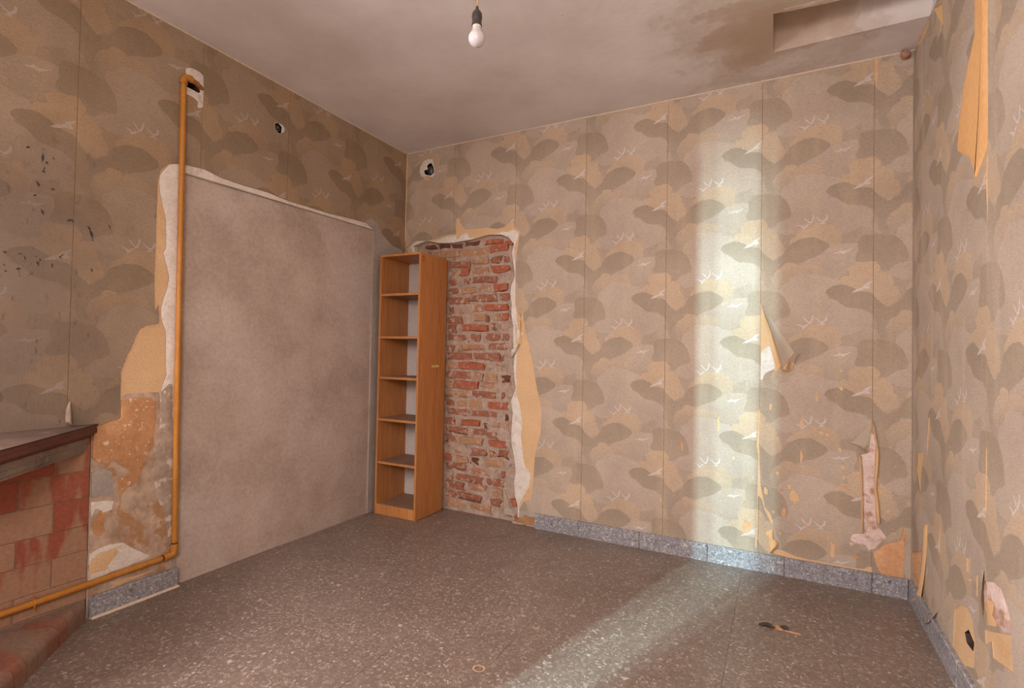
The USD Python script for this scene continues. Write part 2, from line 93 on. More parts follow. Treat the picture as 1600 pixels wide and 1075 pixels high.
# ================================================================ camera, light, exposure
f_, cx_, cy_, cz_, yaw_, pitch_, roll_ = CAM
cam = UsdGeom.Camera.Define(stage, '/World/Camera')
_c, _s = math.cos(yaw_), math.sin(yaw_)
fwd = np.array([_s*math.cos(pitch_), _c*math.cos(pitch_), math.sin(pitch_)])
rgt = np.array([_c, -_s, 0.0]); upv = np.cross(rgt, fwd)
r2 = rgt*math.cos(roll_)+upv*math.sin(roll_); u2 = -rgt*math.sin(roll_)+upv*math.cos(roll_)
cam.AddTransformOp().Set(Gf.Matrix4d(*r2, 0, *u2, 0, *(-fwd), 0, cx_, cy_, cz_, 1))
cam.CreateHorizontalApertureAttr(36.0); cam.CreateFocalLengthAttr(36.0*f_/1600.0)
cam.CreateClippingRangeAttr(Gf.Vec2f(0.05, 200.0))
EXPOSURE = 0.0
cam.CreateExposureAttr(EXPOSURE)

def rect_light(name, pos, toward, w, h, color, intensity):
    l = UsdLux.RectLight.Define(stage, '/World/'+name)
    z = -np.array(toward, float); z /= np.linalg.norm(z)
    x = np.cross([0, 0, 1.0], z); x /= np.linalg.norm(x); y = np.cross(z, x)
    l.AddTransformOp().Set(Gf.Matrix4d(*x, 0, *y, 0, *z, 0, *pos, 1))
    l.CreateWidthAttr(w); l.CreateHeightAttr(h); l.CreateColorAttr(Gf.Vec3f(*color)); l.CreateIntensityAttr(intensity)
    return l
# daylight, coming down from the sky, through the window in the left wall; the front light is an added fill lamp
rect_light('window_daylight', (0.02, -3.42, 1.8), (1, 0, -0.6), 0.98, 1.1, (1.0, 0.92, 0.91), 50)
rect_light('front_fill_light', (2.66, YF+0.03, 1.72), (0, 1, -0.7), 0.8, 1.15, (1.0, 0.87, 0.82), 33)
# the bright strip of street seen through the slit between the door leaves
COOL = (0.58, 0.97, 1.06)
rect_light('street_glare', (0.53, -6.2, 2.98), (0.3, 1, -0.2), 0.022, 0.36, COOL, 18000)
rect_light('street_glare_second', (0.482, -6.2, 2.98), (0.3, 1, -0.2), 0.022, 0.36, COOL, 10500)

# ================================================================ helpers
used = {}
def path_of(name, parent=None):
    base = (str(parent.GetPath()) if parent is not None else '/World')+'/'+name
    n = used.get(base, 0); used[base] = n+1
    return base if n == 0 else f'{base}_{n:03d}'
def tag(o, label=None, cat=None, group=None, kind=None):
    p = o.GetPrim() if hasattr(o, 'GetPrim') else o
    for k, v in (('label', label), ('category', cat), ('group', group), ('kind', kind)):
        if v: p.SetCustomDataByKey(k, v)
    return p
def thing(name, label=None, cat=None, loc=(0, 0, 0), rotz=0.0, group=None, kind=None):
    x = UsdGeom.Xform.Define(stage, path_of(name)); x.AddTranslateOp().Set(Gf.Vec3d(*map(float, loc)))
    if rotz: x.AddRotateZOp().Set(math.degrees(rotz))
    return tag(x, label, cat, group, kind)
def obj(name, mesh, mat, parent=None, smooth=False, color=None, label=None, kind=None):
    m = usdkit.mesh(stage, path_of(name, parent), mesh, LOOK[mat] if isinstance(mat, str) else mat, smooth=smooth)
    if color is not None:
        UsdGeom.PrimvarsAPI(m).CreatePrimvar('paper', Sdf.ValueTypeNames.Color3fArray, 'vertex').Set(Vt.Vec3fArray.FromNumpy(np.asarray(color, np.float32)))
    return tag(m, label, None, None, kind)
def lin(c):
    c = np.array(c, float)/255.0
    return tuple(np.where(c <= 0.04045, c/12.92, ((c+0.055)/1.055)**2.4))
def cat(ms): return trimesh.util.concatenate([m if isinstance(m, trimesh.Trimesh) else trimesh.Trimesh(*m, process=False) for m in ms])
def bx(x0, x1, y0, y1, z0, z1):
    m = trimesh.creation.box([x1-x0, y1-y0, z1-z0]); m.apply_translation([(x0+x1)/2, (y0+y1)/2, (z0+z1)/2]); return m
def cham_box(x0, x1, y0, y1, z0, z1, c=0.002):
    pts = []
    for sx in (0, 1):
        for sy in (0, 1):
            for sz in (0, 1):
                P = np.array([(x0, x1)[sx], (y0, y1)[sy], (z0, z1)[sz]]); d = np.array([1-2*sx, 1-2*sy, 1-2*sz])*c
                for k in range(3):
                    q = P+d; q[k] = P[k]; pts.append(q)
    return trimesh.convex.convex_hull(np.array(pts))
def frame_to(d):
    d = np.asarray(d, float)/np.linalg.norm(d); a = np.array([0, 0, 1.0]) if abs(d[2]) < .9 else np.array([1.0, 0, 0])
    x = np.cross(a, d); x /= np.linalg.norm(x); return x, np.cross(d, x)
def tube(pts, r, n=14, caps=True):
    pts = np.asarray(pts, float); r = np.broadcast_to(np.asarray(r, float), (len(pts),)); V = []; F = []
    t = np.gradient(pts, axis=0); x, y = frame_to(t[0])
    for i, p in enumerate(pts):
        d = t[i]/np.linalg.norm(t[i]); x = x-d*np.dot(x, d); x /= np.linalg.norm(x); y = np.cross(d, x)
        a = np.linspace(0, 2*np.pi, n, endpoint=False)
        V.append(p+r[i]*(np.cos(a)[:, None]*x+np.sin(a)[:, None]*y))
    for i in range(len(pts)-1):
        for k in range(n):
            a, b = i*n+k, i*n+(k+1) % n; F += [(a, b, b+n), (a, b+n, a+n)]
    V = np.vstack(V)
    if caps:
        c0, c1 = len(V), len(V)+1; V = np.vstack([V, pts[0], pts[-1]]); L = (len(pts)-1)*n
        for k in range(n): F += [(c0, (k+1) % n, k), (c1, L+k, L+(k+1) % n)]
    return trimesh.Trimesh(V, F, process=False)
def lathe(profile, n=32):                                            # (r, z) pairs from bottom to top
    p = np.array(profile, float); V = []; F = []
    for r, z in p:
        a = np.linspace(0, 2*np.pi, n, endpoint=False); V.append(np.c_[r*np.cos(a), r*np.sin(a), np.full(n, z)])
    for i in range(len(p)-1):
        for k in range(n):
            a, b = i*n+k, i*n+(k+1) % n; F += [(a, b, b+n), (a, b+n, a+n)]
    return trimesh.Trimesh(np.vstack(V), F, process=False)

# ---- the three papered walls: u runs to the right as one faces the wall, v is the height, d stands proud into the room
def at(wall, uv, d):
    uv = np.asarray(uv, float); d = np.broadcast_to(np.asarray(d, float), (len(uv),))
    if wall == 'back': return np.c_[uv[:, 0], -d, uv[:, 1]]
    if wall == 'left': return np.c_[d, uv[:, 0], uv[:, 1]]
    if wall == 'right': return np.c_[W-d, -uv[:, 0], uv[:, 1]]
    if wall == 'ceiling': return np.c_[uv[:, 0], uv[:, 1], H-d]
    if wall == 'floor': return np.c_[uv[:, 0], uv[:, 1], d]
FLIP = {'ceiling'}
def neg(pts): return [(-a, b) for a, b in pts]
def polys(g):
    if g.is_empty: return []
    if g.geom_type == 'Polygon': return [g]
    return [q for q in getattr(g, 'geoms', []) for q in polys(q)]
def clean(pts):
    g = Polygon(pts)
    return g if g.is_valid else g.buffer(0)
def rough(g, amp=0.003, step=0.008, seed=0):
    """Breaks the outline up as torn paper and chipped plaster break."""
    out = []
    for q in polys(g):
        L = q.exterior.length; n = max(8, int(L/step)); s = np.linspace(0, L, n, endpoint=False)
        P = np.array([q.exterior.interpolate(t).coords[0] for t in s])
        t = np.roll(P, -1, 0)-np.roll(P, 1, 0); t /= np.maximum(np.linalg.norm(t, axis=1, keepdims=True), 1e-9)
        nz = meshkit.fbm(np.c_[P*22, np.full(n, seed*3.7)], 4, seed)
        P = P+np.c_[t[:, 1], -t[:, 0]]*(nz[:, None]*2*amp)
        r = Polygon(P); r = r if r.is_valid else r.buffer(0)
        out += [r.difference(Polygon(h)) if True else r for h in []] or [r]
    return unary_union(out)
def tri(g):
    V, F, n = [], [], 0
    for q in polys(g):
        if q.area < 1e-7: continue
        v, f = trimesh.creation.triangulate_polygon(shapely.remove_repeated_points(q, 1e-6), engine='earcut')
        if not len(f): continue
        v = np.asarray(v); f = np.asarray(f)
        a = np.cross(v[f[:, 1]]-v[f[:, 0]], v[f[:, 2]]-v[f[:, 0]]); f = np.where((a < 0)[:, None], f[:, ::-1], f)
        V.append(v); F.append(f+n); n += len(v)
    return (np.vstack(V), np.vstack(F)) if V else (np.zeros((0, 2)), np.zeros((0, 3), int))
def skirt(wall, g, d1, d0):
    ms = []
    for q in polys(g):
        for ring in [q.exterior, *q.interiors]:
            c = np.array(ring.coords)[:-1]; n = len(c); k = np.arange(n); j = (k+1) % n
            V = np.vstack([at(wall, c, d1), at(wall, c, d0)])
            f = np.vstack([np.c_[k, k+n, j+n], np.c_[k, j+n, j]])
            ms.append(trimesh.Trimesh(V, f, process=False))
    return ms
def sheet(wall, g, d, edge=None):
    v, f = tri(g)
    ms = [trimesh.Trimesh(at(wall, v, d), f[:, ::-1] if wall in FLIP else f, process=False)]
    if edge is not None: ms += skirt(wall, g, d, edge)
    return cat(ms)
def relief(wall, g, d, amp=0.004, scale=14, step=0.02, edge=0.0, seed=0, taper=0.02):
    """A patch with an uneven surface: a grid of points inside the outline, displaced along the wall's normal."""
    V, F, n = [], [], 0; sk = []
    for q in polys(g):
        if q.area < 1e-5: continue
        x0, y0, x1, y1 = q.bounds
        cells = [c for i in np.arange(x0, x1, step) for j in np.arange(y0, y1, step) for c in polys(box(i, j, i+step, j+step).intersection(q))]
        for c in cells:
            v, f = tri(c)
            if len(f): V.append(v); F.append(f+n); n += len(v)
        sk += skirt(wall, shapely.segmentize(q, step), d, edge)
    V = np.vstack(V); F = np.vstack(F)
    key = np.round(V, 5); _, idx, inv = np.unique(key, axis=0, return_index=True, return_inverse=True); V = V[idx]; F = inv.reshape(-1)[F]
    F = F[(F[:, 0] != F[:, 1]) & (F[:, 1] != F[:, 2]) & (F[:, 0] != F[:, 2])]
    h = meshkit.fbm(np.c_[V*scale, np.full(len(V), seed*5.1)], 4, seed)
    b = shapely.distance(shapely.points(V), g.boundary); k = np.clip(b/taper, 0, 1)
    m = trimesh.Trimesh(at(wall, V, d+k*amp*(h*2)), F[:, ::-1] if wall in FLIP else F, process=False)
    return cat([m]+sk)
def flap(wall, g, prof, rows=24, crease=None, cols=7, curl=0.0):
    """A loose piece of paper: at each height the outline's left and right edges are joined by a curved profile prof(t, s) = stand-off,
    t across 0..1 and s along 0..1."""
    x0, z0, x1, z1 = g.bounds; V = []; cur = 0.5
    zs = np.linspace(z0+1e-4, z1-1e-4, rows)
    for i, z in enumerate(zs):
        cut = g.intersection(LineString([(x0-1, z), (x1+1, z)]))
        if cut.is_empty: a, b = V[-1][0][0], V[-1][-1][0]
        else: a, _, b, _ = cut.bounds
        c = a+(b-a)*.5 if crease is None else float(np.clip(np.interp(z, *np.array(sorted((q[1], q[0]) for q in crease)).T), a+1e-4, b-1e-4))
        row = []
        for t in np.linspace(0, 1, cols):
            u = a+(c-a)*t*2 if t < .5 else c+(b-c)*(t-.5)*2
            row.append((u, z, prof(t, i/(rows-1))))
        V.append(row)
    A = np.array(V).reshape(-1, 3); F = []
    for i in range(rows-1):
        for k in range(cols-1):
            a = i*cols+k; F += [(a, a+1, a+cols+1), (a, a+cols+1, a+cols)]
    P = at(wall, A[:, :2], A[:, 2])
    return trimesh.Trimesh(P, F, process=False)
def ellipse(u, v, a, b, rot=0, n=14, seed=0):
    r = np.random.default_rng(seed); t = np.linspace(0, 2*np.pi, n, endpoint=False); k = 1+r.uniform(-.28, .28, n)
    p = np.c_[np.cos(t)*a*k, np.sin(t)*b*k]; return affinity.rotate(affinity.translate(clean(p), u, v), rot)

# ================================================================ materials
LOOK = {}
def look(name, nodes, links, surface='p.BSDF'):
    LOOK[name] = usdkit.material(stage, '/World/Looks/'+name, nodes, links, surface=surface); return LOOK[name]
def mottled(name, c1, c2, scale=6, detail=6, rough_=0.85, bump=0.15, bscale=120, stretch=(1, 1, 1), c3=None, s3=2.0, f3=(0.5, 0.7), dist=0.004, spec=0.25):
    """Two tones mingled by noise, a third in patches, and a fine relief."""
    nodes = {'g': ('geometry', {}), 'm': ('mapping', {'scale': stretch}), 'n': ('noise_texture', {'scale': scale, 'detail': detail, 'roughness': 0.6}),
             'r': ('rgb_ramp', {'ramp': [(0.33, lin(c1)), (0.67, lin(c2))]}), 'b': ('noise_texture', {'scale': bscale, 'detail': 4}),
             'bu': ('bump', {'strength': bump, 'distance': dist}), 'p': ('principled_bsdf', {'roughness': rough_, 'specular_ior_level': spec}),
             'g2': ('rgb_ramp', {'ramp': [(0.25, (.86, .86, .86)), (0.75, (1.1, 1.1, 1.1))]}), 'mu': ('mix', {'mix_type': 'multiply', 'fac': 1.0})}
    links = [('g.position', 'm.vector'), ('m.vector', 'n.vector'), ('m.vector', 'b.vector'), ('n.fac', 'r.fac'), ('b.fac', 'bu.height'), ('bu.normal', 'p.normal'),
             ('b.fac', 'g2.fac'), ('g2.color', 'mu.color2'), ('mu.color', 'p.base_color')]
    last = 'r.color'
    if c3 is not None:
        nodes.update({'n3': ('noise_texture', {'scale': s3, 'detail': 7, 'roughness': 0.65}), 'r3': ('rgb_ramp', {'ramp': [(f3[0], (0, 0, 0)), (f3[1], (1, 1, 1))]}),
                      'mx': ('mix', {'color2': lin(c3)}), 'o3': ('vector_math', {'math_type': 'add', 'vector2': (7.3, 3.1, 1.7)})})
        links += [('m.vector', 'o3.vector1'), ('o3.vector', 'n3.vector'), ('n3.fac', 'r3.fac'), ('r3.color', 'mx.fac'), (last, 'mx.color1')]; last = 'mx.color'
    links.append((last, 'mu.color1'))
    return look(name, nodes, links)

def paper_look(name, soot=False, stains=(205, 180, 150), wash=.35):
    """Printed wallpaper: the print comes with the mesh, the material adds weave, fading, blotches and (on the left wall) hearth soot, yellowing and painted-in dimness."""
    N = {'a': ('attribute', {'attribute': 'paper'}), 'g': ('geometry', {}),
         'm1': ('mapping', {'scale': (60, 60, 700)}), 'w1': ('noise_texture', {'scale': 1, 'detail': 2}),
         'm2': ('mapping', {'scale': (420, 420, 14)}), 'w2': ('noise_texture', {'scale': 1, 'detail': 2}),
         'ws': ('mix', {'fac': 0.5}), 'wr': ('rgb_ramp', {'ramp': [(0.3, (.86, .86, .86)), (0.7, (1.12, 1.12, 1.12))]}),
         'b1': ('noise_texture', {'scale': 2.2, 'detail': 7, 'roughness': 0.62}), 'br': ('rgb_ramp', {'ramp': [(0.32, (.86, .84, .82)), (0.68, (1.08, 1.08, 1.07))]}),
         'm3': ('mapping', {'scale': (9, 9, 1.1)}), 'b2': ('noise_texture', {'scale': 1, 'detail': 5}), 'b2r': ('rgb_ramp', {'ramp': [(0.52, (0, 0, 0)), (0.8, (wash, wash, wash))]}),
         'mu1': ('mix', {'mix_type': 'multiply', 'fac': 1.0}), 'mu2': ('mix', {'mix_type': 'multiply', 'fac': 1.0}), 'fade': ('mix', {'color2': lin(stains)}),
         'st': ('noise_texture', {'scale': 210, 'detail': 3, 'roughness': .7}), 'str': ('rgb_ramp', {'ramp': [(.32, (.87, .87, .87)), (.68, (1.12, 1.12, 1.12))]}), 'mu3': ('mix', {'mix_type': 'multiply', 'fac': 1.0}),
         'sp': ('noise_texture', {'scale': 95, 'detail': 3}), 'spr': ('rgb_ramp', {'ramp': [(0.72, (0, 0, 0)), (0.76, (.6, .6, .6))]}), 'spot': ('mix', {'color2': lin((120, 90, 65))}),
         'bu': ('bump', {'strength': 0.25, 'distance': 0.0015}), 'p': ('principled_bsdf', {'roughness': 0.8, 'specular_ior_level': 0.2})}
    K = [('g.position', 'm1.vector'), ('g.position', 'm2.vector'), ('g.position', 'm3.vector'), ('m1.vector', 'w1.vector'), ('m2.vector', 'w2.vector'), ('m3.vector', 'b2.vector'),
         ('w1.color', 'ws.color1'), ('w2.color', 'ws.color2'), ('w1.fac', 'wr.fac'), ('g.position', 'b1.vector'), ('b1.fac', 'br.fac'),
         ('a.color', 'mu1.color1'), ('br.color', 'mu1.color2'), ('mu1.color', 'fade.color1'), ('b2.fac', 'b2r.fac'), ('b2r.color', 'fade.fac'),
         ('g.position', 'sp.vector'), ('sp.fac', 'spr.fac'), ('spr.color', 'spot.fac'), ('fade.color', 'spot.color1'),
         ('spot.color', 'mu2.color1'), ('wr.color', 'mu2.color2'), ('w2.fac', 'bu.height'), ('bu.normal', 'p.normal'), ('g.position', 'st.vector'), ('st.fac', 'str.fac'), ('mu2.color', 'mu3.color1'), ('str.color', 'mu3.color2')]
    last = 'mu3.color'
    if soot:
        N['old'] = ('mix', {'mix_type': 'multiply', 'fac': 1.0, 'color2': (.72, .66, .58)}); K.append((last, 'old.color1')); last = 'old.color'  # yellowed paper, with the left wall's dimmer light painted into its colour
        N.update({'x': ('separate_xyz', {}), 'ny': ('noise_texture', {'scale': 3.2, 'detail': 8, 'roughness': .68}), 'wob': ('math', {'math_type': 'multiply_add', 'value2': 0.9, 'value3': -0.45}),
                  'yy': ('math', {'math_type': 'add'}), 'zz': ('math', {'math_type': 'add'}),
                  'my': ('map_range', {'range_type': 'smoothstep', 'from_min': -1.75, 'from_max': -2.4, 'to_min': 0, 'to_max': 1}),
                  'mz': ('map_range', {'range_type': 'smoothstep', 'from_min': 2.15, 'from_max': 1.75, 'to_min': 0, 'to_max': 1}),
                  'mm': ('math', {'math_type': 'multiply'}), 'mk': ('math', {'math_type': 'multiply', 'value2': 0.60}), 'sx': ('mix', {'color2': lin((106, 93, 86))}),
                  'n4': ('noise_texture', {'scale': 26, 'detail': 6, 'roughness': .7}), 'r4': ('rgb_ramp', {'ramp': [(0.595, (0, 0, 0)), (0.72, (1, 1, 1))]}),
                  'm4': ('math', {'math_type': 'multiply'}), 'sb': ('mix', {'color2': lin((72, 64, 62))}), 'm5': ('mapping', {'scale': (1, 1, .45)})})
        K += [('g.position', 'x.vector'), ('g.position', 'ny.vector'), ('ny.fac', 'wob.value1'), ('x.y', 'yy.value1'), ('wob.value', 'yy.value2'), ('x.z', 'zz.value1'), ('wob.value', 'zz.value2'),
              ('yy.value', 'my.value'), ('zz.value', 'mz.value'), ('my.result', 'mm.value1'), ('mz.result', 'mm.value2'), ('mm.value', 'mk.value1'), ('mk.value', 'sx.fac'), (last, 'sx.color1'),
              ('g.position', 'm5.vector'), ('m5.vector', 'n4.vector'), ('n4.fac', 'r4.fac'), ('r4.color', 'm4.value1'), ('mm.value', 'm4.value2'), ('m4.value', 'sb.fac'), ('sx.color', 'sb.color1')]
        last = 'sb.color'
    K.append((last, 'p.base_color'))
    return look(name, N, K)
paper_look('wallpaper'); paper_look('washed_wallpaper', stains=(196, 180, 164), wash=.75); paper_look('sooty_dimmed_wallpaper', soot=True)

mottled('grey_plaster', (160, 146, 134), (186, 172, 160), scale=3.5, c3=(150, 132, 116), s3=2.2, f3=(.5, .72), bump=.3)
mottled('panel_plaster', (170, 152, 141), (194, 176, 165), scale=2.6, c3=(200, 188, 180), s3=1.6, f3=(.48, .75), bump=.18, bscale=60)
mottled('white_plaster', (212, 202, 192), (226, 218, 210), scale=9, c3=(196, 180, 166), s3=11, f3=(.56, .7), bump=.35, bscale=80)
mottled('ochre_plaster', (176, 128, 88), (198, 150, 108), scale=9, c3=(222, 200, 178), s3=42, f3=(.585, .64), bump=.4, bscale=60)
mottled('scar_plaster', (158, 132, 112), (200, 176, 156), scale=13, c3=(170, 132, 98), s3=11, f3=(.54, .60), bump=.5, bscale=50)
mottled('smeared_plaster', (160, 150, 142), (176, 166, 158), scale=5, bump=.35, bscale=70)
mottled('orange_backing', (208, 172, 132), (216, 182, 142), scale=5, c3=(196, 156, 114), s3=5, f3=(.58, .74), bump=.1)
mottled('peel_backing', (220, 168, 112), (230, 180, 124), scale=5, stretch=(1, 1, .3), c3=(198, 146, 92), s3=6, f3=(.6, .72), bump=.1)
mottled('rough_render', (150, 134, 118), (178, 160, 144), scale=10, c3=(206, 192, 178), s3=13, f3=(.54, .6), bump=.6, bscale=40)
mottled('brown_glue', (150, 112, 78), (176, 136, 98), scale=20, bump=.3)
mottled('pink_plaster', (204, 180, 170), (224, 204, 196), scale=9, c3=(178, 136, 114), s3=12, f3=(.50, .60), bump=.5, bscale=60)
mottled('rust_plaster', (196, 148, 108), (212, 168, 128), scale=12, c3=(170, 118, 80), s3=14, f3=(.54, .7), bump=.4, bscale=60)
mottled('mortar', (160, 140, 126), (186, 164, 148), scale=24, c3=(142, 110, 92), s3=18, f3=(.55, .7), bump=.8, bscale=70, dist=.006)
for nm, a, b, f3 in (('brick_red', (156, 88, 66), (174, 106, 80), (.57, .70)), ('brick_brown', (140, 90, 70), (160, 108, 86), (.53, .66)), ('brick_tan', (168, 128, 94), (178, 138, 108), (.53, .66)),
                     ('brick_smeared', (160, 110, 84), (176, 136, 110), (.50, .66)), ('brick_dark', (96, 60, 48), (124, 80, 62), (.62, .72))):
    mottled(nm, a, b, scale=30, c3=(192, 174, 158), s3=26, f3=f3, bump=.8, bscale=90, dist=.005)
def clay_look(name, red):
    N = {'g': ('geometry', {}), 'm': ('mapping', {'scale': (1, 9, 2.2)}), 'n': ('noise_texture', {'scale': 1.0, 'detail': 3, 'roughness': .5}), 'r': ('rgb_ramp', {'ramp': red}),
         'n2': ('noise_texture', {'scale': 60, 'detail': 5}), 'r2': ('rgb_ramp', {'ramp': [(.3, (.85, .85, .85)), (.7, (1.1, 1.1, 1.1))]}), 'mu': ('mix', {'mix_type': 'multiply', 'fac': 1.0}),
         'bu': ('bump', {'strength': .3, 'distance': .003}), 'p': ('principled_bsdf', {'roughness': .85, 'specular_ior_level': .25})}
    look(name, N, [('g.position', 'm.vector'), ('m.vector', 'n.vector'), ('g.position', 'n2.vector'), ('n.fac', 'r.fac'), ('n2.fac', 'r2.fac'), ('r.color', 'mu.color1'), ('r2.color', 'mu.color2'), ('n2.fac', 'bu.height'), ('bu.normal', 'p.normal'), ('mu.color', 'p.base_color')])
clay_look('clay_block', [(.40, lin((152, 88, 68))), (.47, lin((154, 92, 72))), (.54, lin((160, 124, 100)))])
clay_look('clay_block_red', [(.46, lin((150, 84, 64))), (.53, lin((148, 84, 66))), (.60, lin((160, 124, 100)))])
clay_look('clay_block_buff', [(.36, lin((150, 90, 70))), (.43, lin((158, 122, 98))), (.6, lin((164, 128, 104)))])
clay_look('clay_bullnose', [(.42, lin((138, 98, 82))), (.5, lin((142, 108, 92))), (.62, lin((142, 118, 104)))])
clay_look('clay_bullnose_red', [(.42, lin((146, 88, 68))), (.5, lin((146, 96, 78))), (.62, lin((140, 114, 98)))])
mottled('joint_grey', (128, 108, 94), (146, 124, 108), scale=20)
mottled('hearth_floor', (128, 98, 82), (146, 116, 98), scale=7, c3=(160, 134, 116), s3=9, f3=(.5, .7), bump=.4)
mottled('slab_red', (94, 58, 48), (112, 70, 58), scale=8, c3=(84, 62, 56), s3=12, f3=(.5, .7), rough_=.6)
mottled('slab_grey', (126, 112, 102), (146, 132, 120), scale=8, c3=(112, 98, 90), s3=10, f3=(.58, .7), bump=.5)
mottled('slab_top', (72, 56, 48), (86, 68, 58), scale=8, c3=(116, 98, 86), s3=7, f3=(.62, .7), rough_=.95, spec=.08)
def terrazzo(name, matrix, chips, scale, thr=0.05, rough_=.42, big=None, dirt=((.32, (.84, .82, .80)), (.7, (1.06, 1.06, 1.06)))):
    N = {'g': ('geometry', {}), 'n0': ('noise_texture', {'scale': scale*.5, 'detail': 2}), 'wv': ('mix', {'mix_type': 'linear_light', 'fac': .012}),
         'v': ('voronoi_texture', {'scale': scale, 'randomness': 1.0}), 'e': ('voronoi_texture', {'feature': 'distance_to_edge', 'scale': scale}),
         'sep': ('separate_color', {}), 'ramp': ('rgb_ramp', {'ramp': chips, 'interpolate': False}), 'er': ('rgb_ramp', {'ramp': [(thr, (0, 0, 0)), (thr*2.2, (1, 1, 1))]}), 'mx': ('mix', {'color1': lin(matrix)}),
         'd': ('noise_texture', {'scale': 1.7, 'detail': 7, 'roughness': .65}), 'dr': ('rgb_ramp', {'ramp': list(dirt)}), 'mu': ('mix', {'mix_type': 'multiply', 'fac': 1.0}),
         'gr': ('noise_texture', {'scale': 420, 'detail': 2}), 'grr': ('rgb_ramp', {'ramp': [(.3, (.8, .8, .8)), (.7, (1.14, 1.14, 1.14))]}), 'mu2': ('mix', {'mix_type': 'multiply', 'fac': 1.0}),
         'v2': ('voronoi_texture', {'scale': scale*.42}), 'e2': ('voronoi_texture', {'feature': 'distance_to_edge', 'scale': scale*.42}), 'sep2': ('separate_color', {}),
         'pick': ('math', {'math_type': 'greater_than', 'value2': .80}), 'er2': ('rgb_ramp', {'ramp': [(.16, (0, 0, 0)), (.20, (1, 1, 1))]}), 'pm': ('math', {'math_type': 'multiply'}), 'ramp2': ('rgb_ramp', {'ramp': chips, 'interpolate': False}), 'mx2': ('mix', {}),
         'bu': ('bump', {'strength': .12, 'distance': .001}), 'rr': ('map_range', {'from_min': .3, 'from_max': .7, 'to_min': rough_+.14, 'to_max': rough_-.04}), 'p': ('principled_bsdf', {'roughness': rough_, 'specular_ior_level': .4})}
    K = [('g.position', 'n0.vector'), ('g.position', 'wv.color1'), ('n0.color', 'wv.color2'), ('wv.color', 'v.vector'), ('wv.color', 'e.vector'), ('wv.color', 'v2.vector'), ('wv.color', 'e2.vector'),
         ('v.color', 'sep.color'), ('sep.r', 'ramp.fac'), ('e.distance', 'er.fac'), ('er.color', 'mx.fac'), ('ramp.color', 'mx.color2'),
         ('v2.color', 'sep2.color'), ('sep2.g', 'pick.value1'), ('pick.value', 'pm.value1'), ('e2.distance', 'er2.fac'), ('er2.color', 'pm.value2'), ('pm.value', 'mx2.fac'), ('sep2.r', 'ramp2.fac'), ('mx.color', 'mx2.color1'), ('ramp2.color', 'mx2.color2'),
         ('g.position', 'd.vector'), ('d.fac', 'dr.fac'), ('mx2.color', 'mu.color1'), ('dr.color', 'mu.color2'), ('g.position', 'gr.vector'), ('gr.fac', 'grr.fac'), ('mu.color', 'mu2.color1'), ('grr.color', 'mu2.color2'),
         ('gr.fac', 'bu.height'), ('bu.normal', 'p.normal'), ('d.fac', 'rr.value'), ('rr.result', 'p.roughness'), ('mu2.color', 'p.base_color')]
    look(name, N, K)
terrazzo('floor_terrazzo', (120, 105, 95), [(0, lin((118, 103, 94))), (.3, lin((132, 117, 107))), (.55, lin((144, 130, 119))), (.72, lin((126, 108, 97))), (.86, lin((158, 144, 133))), (.96, lin((177, 165, 154)))], 95, rough_=.34)
terrazzo('skirting_terrazzo', (142, 139, 142), [(0, lin((134, 132, 137))), (.35, lin((156, 154, 158))), (.6, lin((172, 170, 172))), (.82, lin((194, 193, 194))), (.94, lin((106, 104, 110)))], 120, dirt=((.32, (.8, .8, .8)), (.7, (1.08, 1.08, 1.08))))
mottled('floor_grout', (106, 93, 84), (120, 106, 96), scale=30)
mottled('ridge_cream', (206, 186, 166), (216, 198, 180), scale=30, bump=.4)

def wood(name, a, b, c):
    N = {'g': ('geometry', {}), 'm': ('mapping', {'scale': (150, 150, 6)}), 'n': ('noise_texture', {'scale': 1, 'detail': 4, 'distortion': .3}), 'r': ('rgb_ramp', {'ramp': [(.3, lin(a)), (.52, lin(b)), (.72, lin(c))]}),
         'm2': ('mapping', {'scale': (14, 14, 1.2)}), 'n2': ('noise_texture', {'scale': 1, 'detail': 3}), 'r2': ('rgb_ramp', {'ramp': [(.3, (.9, .9, .9)), (.7, (1.07, 1.07, 1.07))]}), 'mu': ('mix', {'mix_type': 'multiply', 'fac': 1.0}),
         'p': ('principled_bsdf', {'roughness': .45, 'specular_ior_level': .4})}
    look(name, N, [('g.position', 'm.vector'), ('m.vector', 'n.vector'), ('n.fac', 'r.fac'), ('g.position', 'm2.vector'), ('m2.vector', 'n2.vector'), ('n2.fac', 'r2.fac'), ('r.color', 'mu.color1'), ('r2.color', 'mu.color2'), ('mu.color', 'p.base_color')])
wood('oak_laminate', (170, 110, 60), (190, 128, 74), (202, 142, 86))
wood('oak_laminate_edge', (168, 110, 62), (182, 124, 74), (192, 134, 82))
mottled('shelf_dust', (138, 106, 84), (150, 118, 96), scale=9, rough_=.6)
mottled('white_board', (196, 188, 184), (206, 198, 194), scale=4, bump=.03, rough_=.6)
mottled('label_yellow', (214, 190, 110), (224, 202, 130), scale=60)
mottled('sticker_red', (190, 50, 44), (200, 62, 54), scale=40)
mottled('pipe_paint', (176, 114, 38), (188, 126, 48), scale=16, stretch=(1, 1, .5), c3=(156, 94, 34), s3=14, f3=(.56, .72), rough_=.45, bump=.12, spec=.5)
mottled('pipe_rust', (150, 96, 56), (172, 116, 70), scale=60, bump=.4)
mottled('soot_black', (26, 22, 22), (40, 34, 34), scale=20, rough_=.6, bump=.4)
mottled('hole_dark', (60, 48, 44), (84, 68, 60), scale=30, bump=.5)
mottled('scratch_soot', (66, 60, 60), (82, 74, 70), scale=40)
mottled('bakelite', (52, 46, 44), (64, 58, 55), scale=20, rough_=.35, bump=.05, spec=.5)
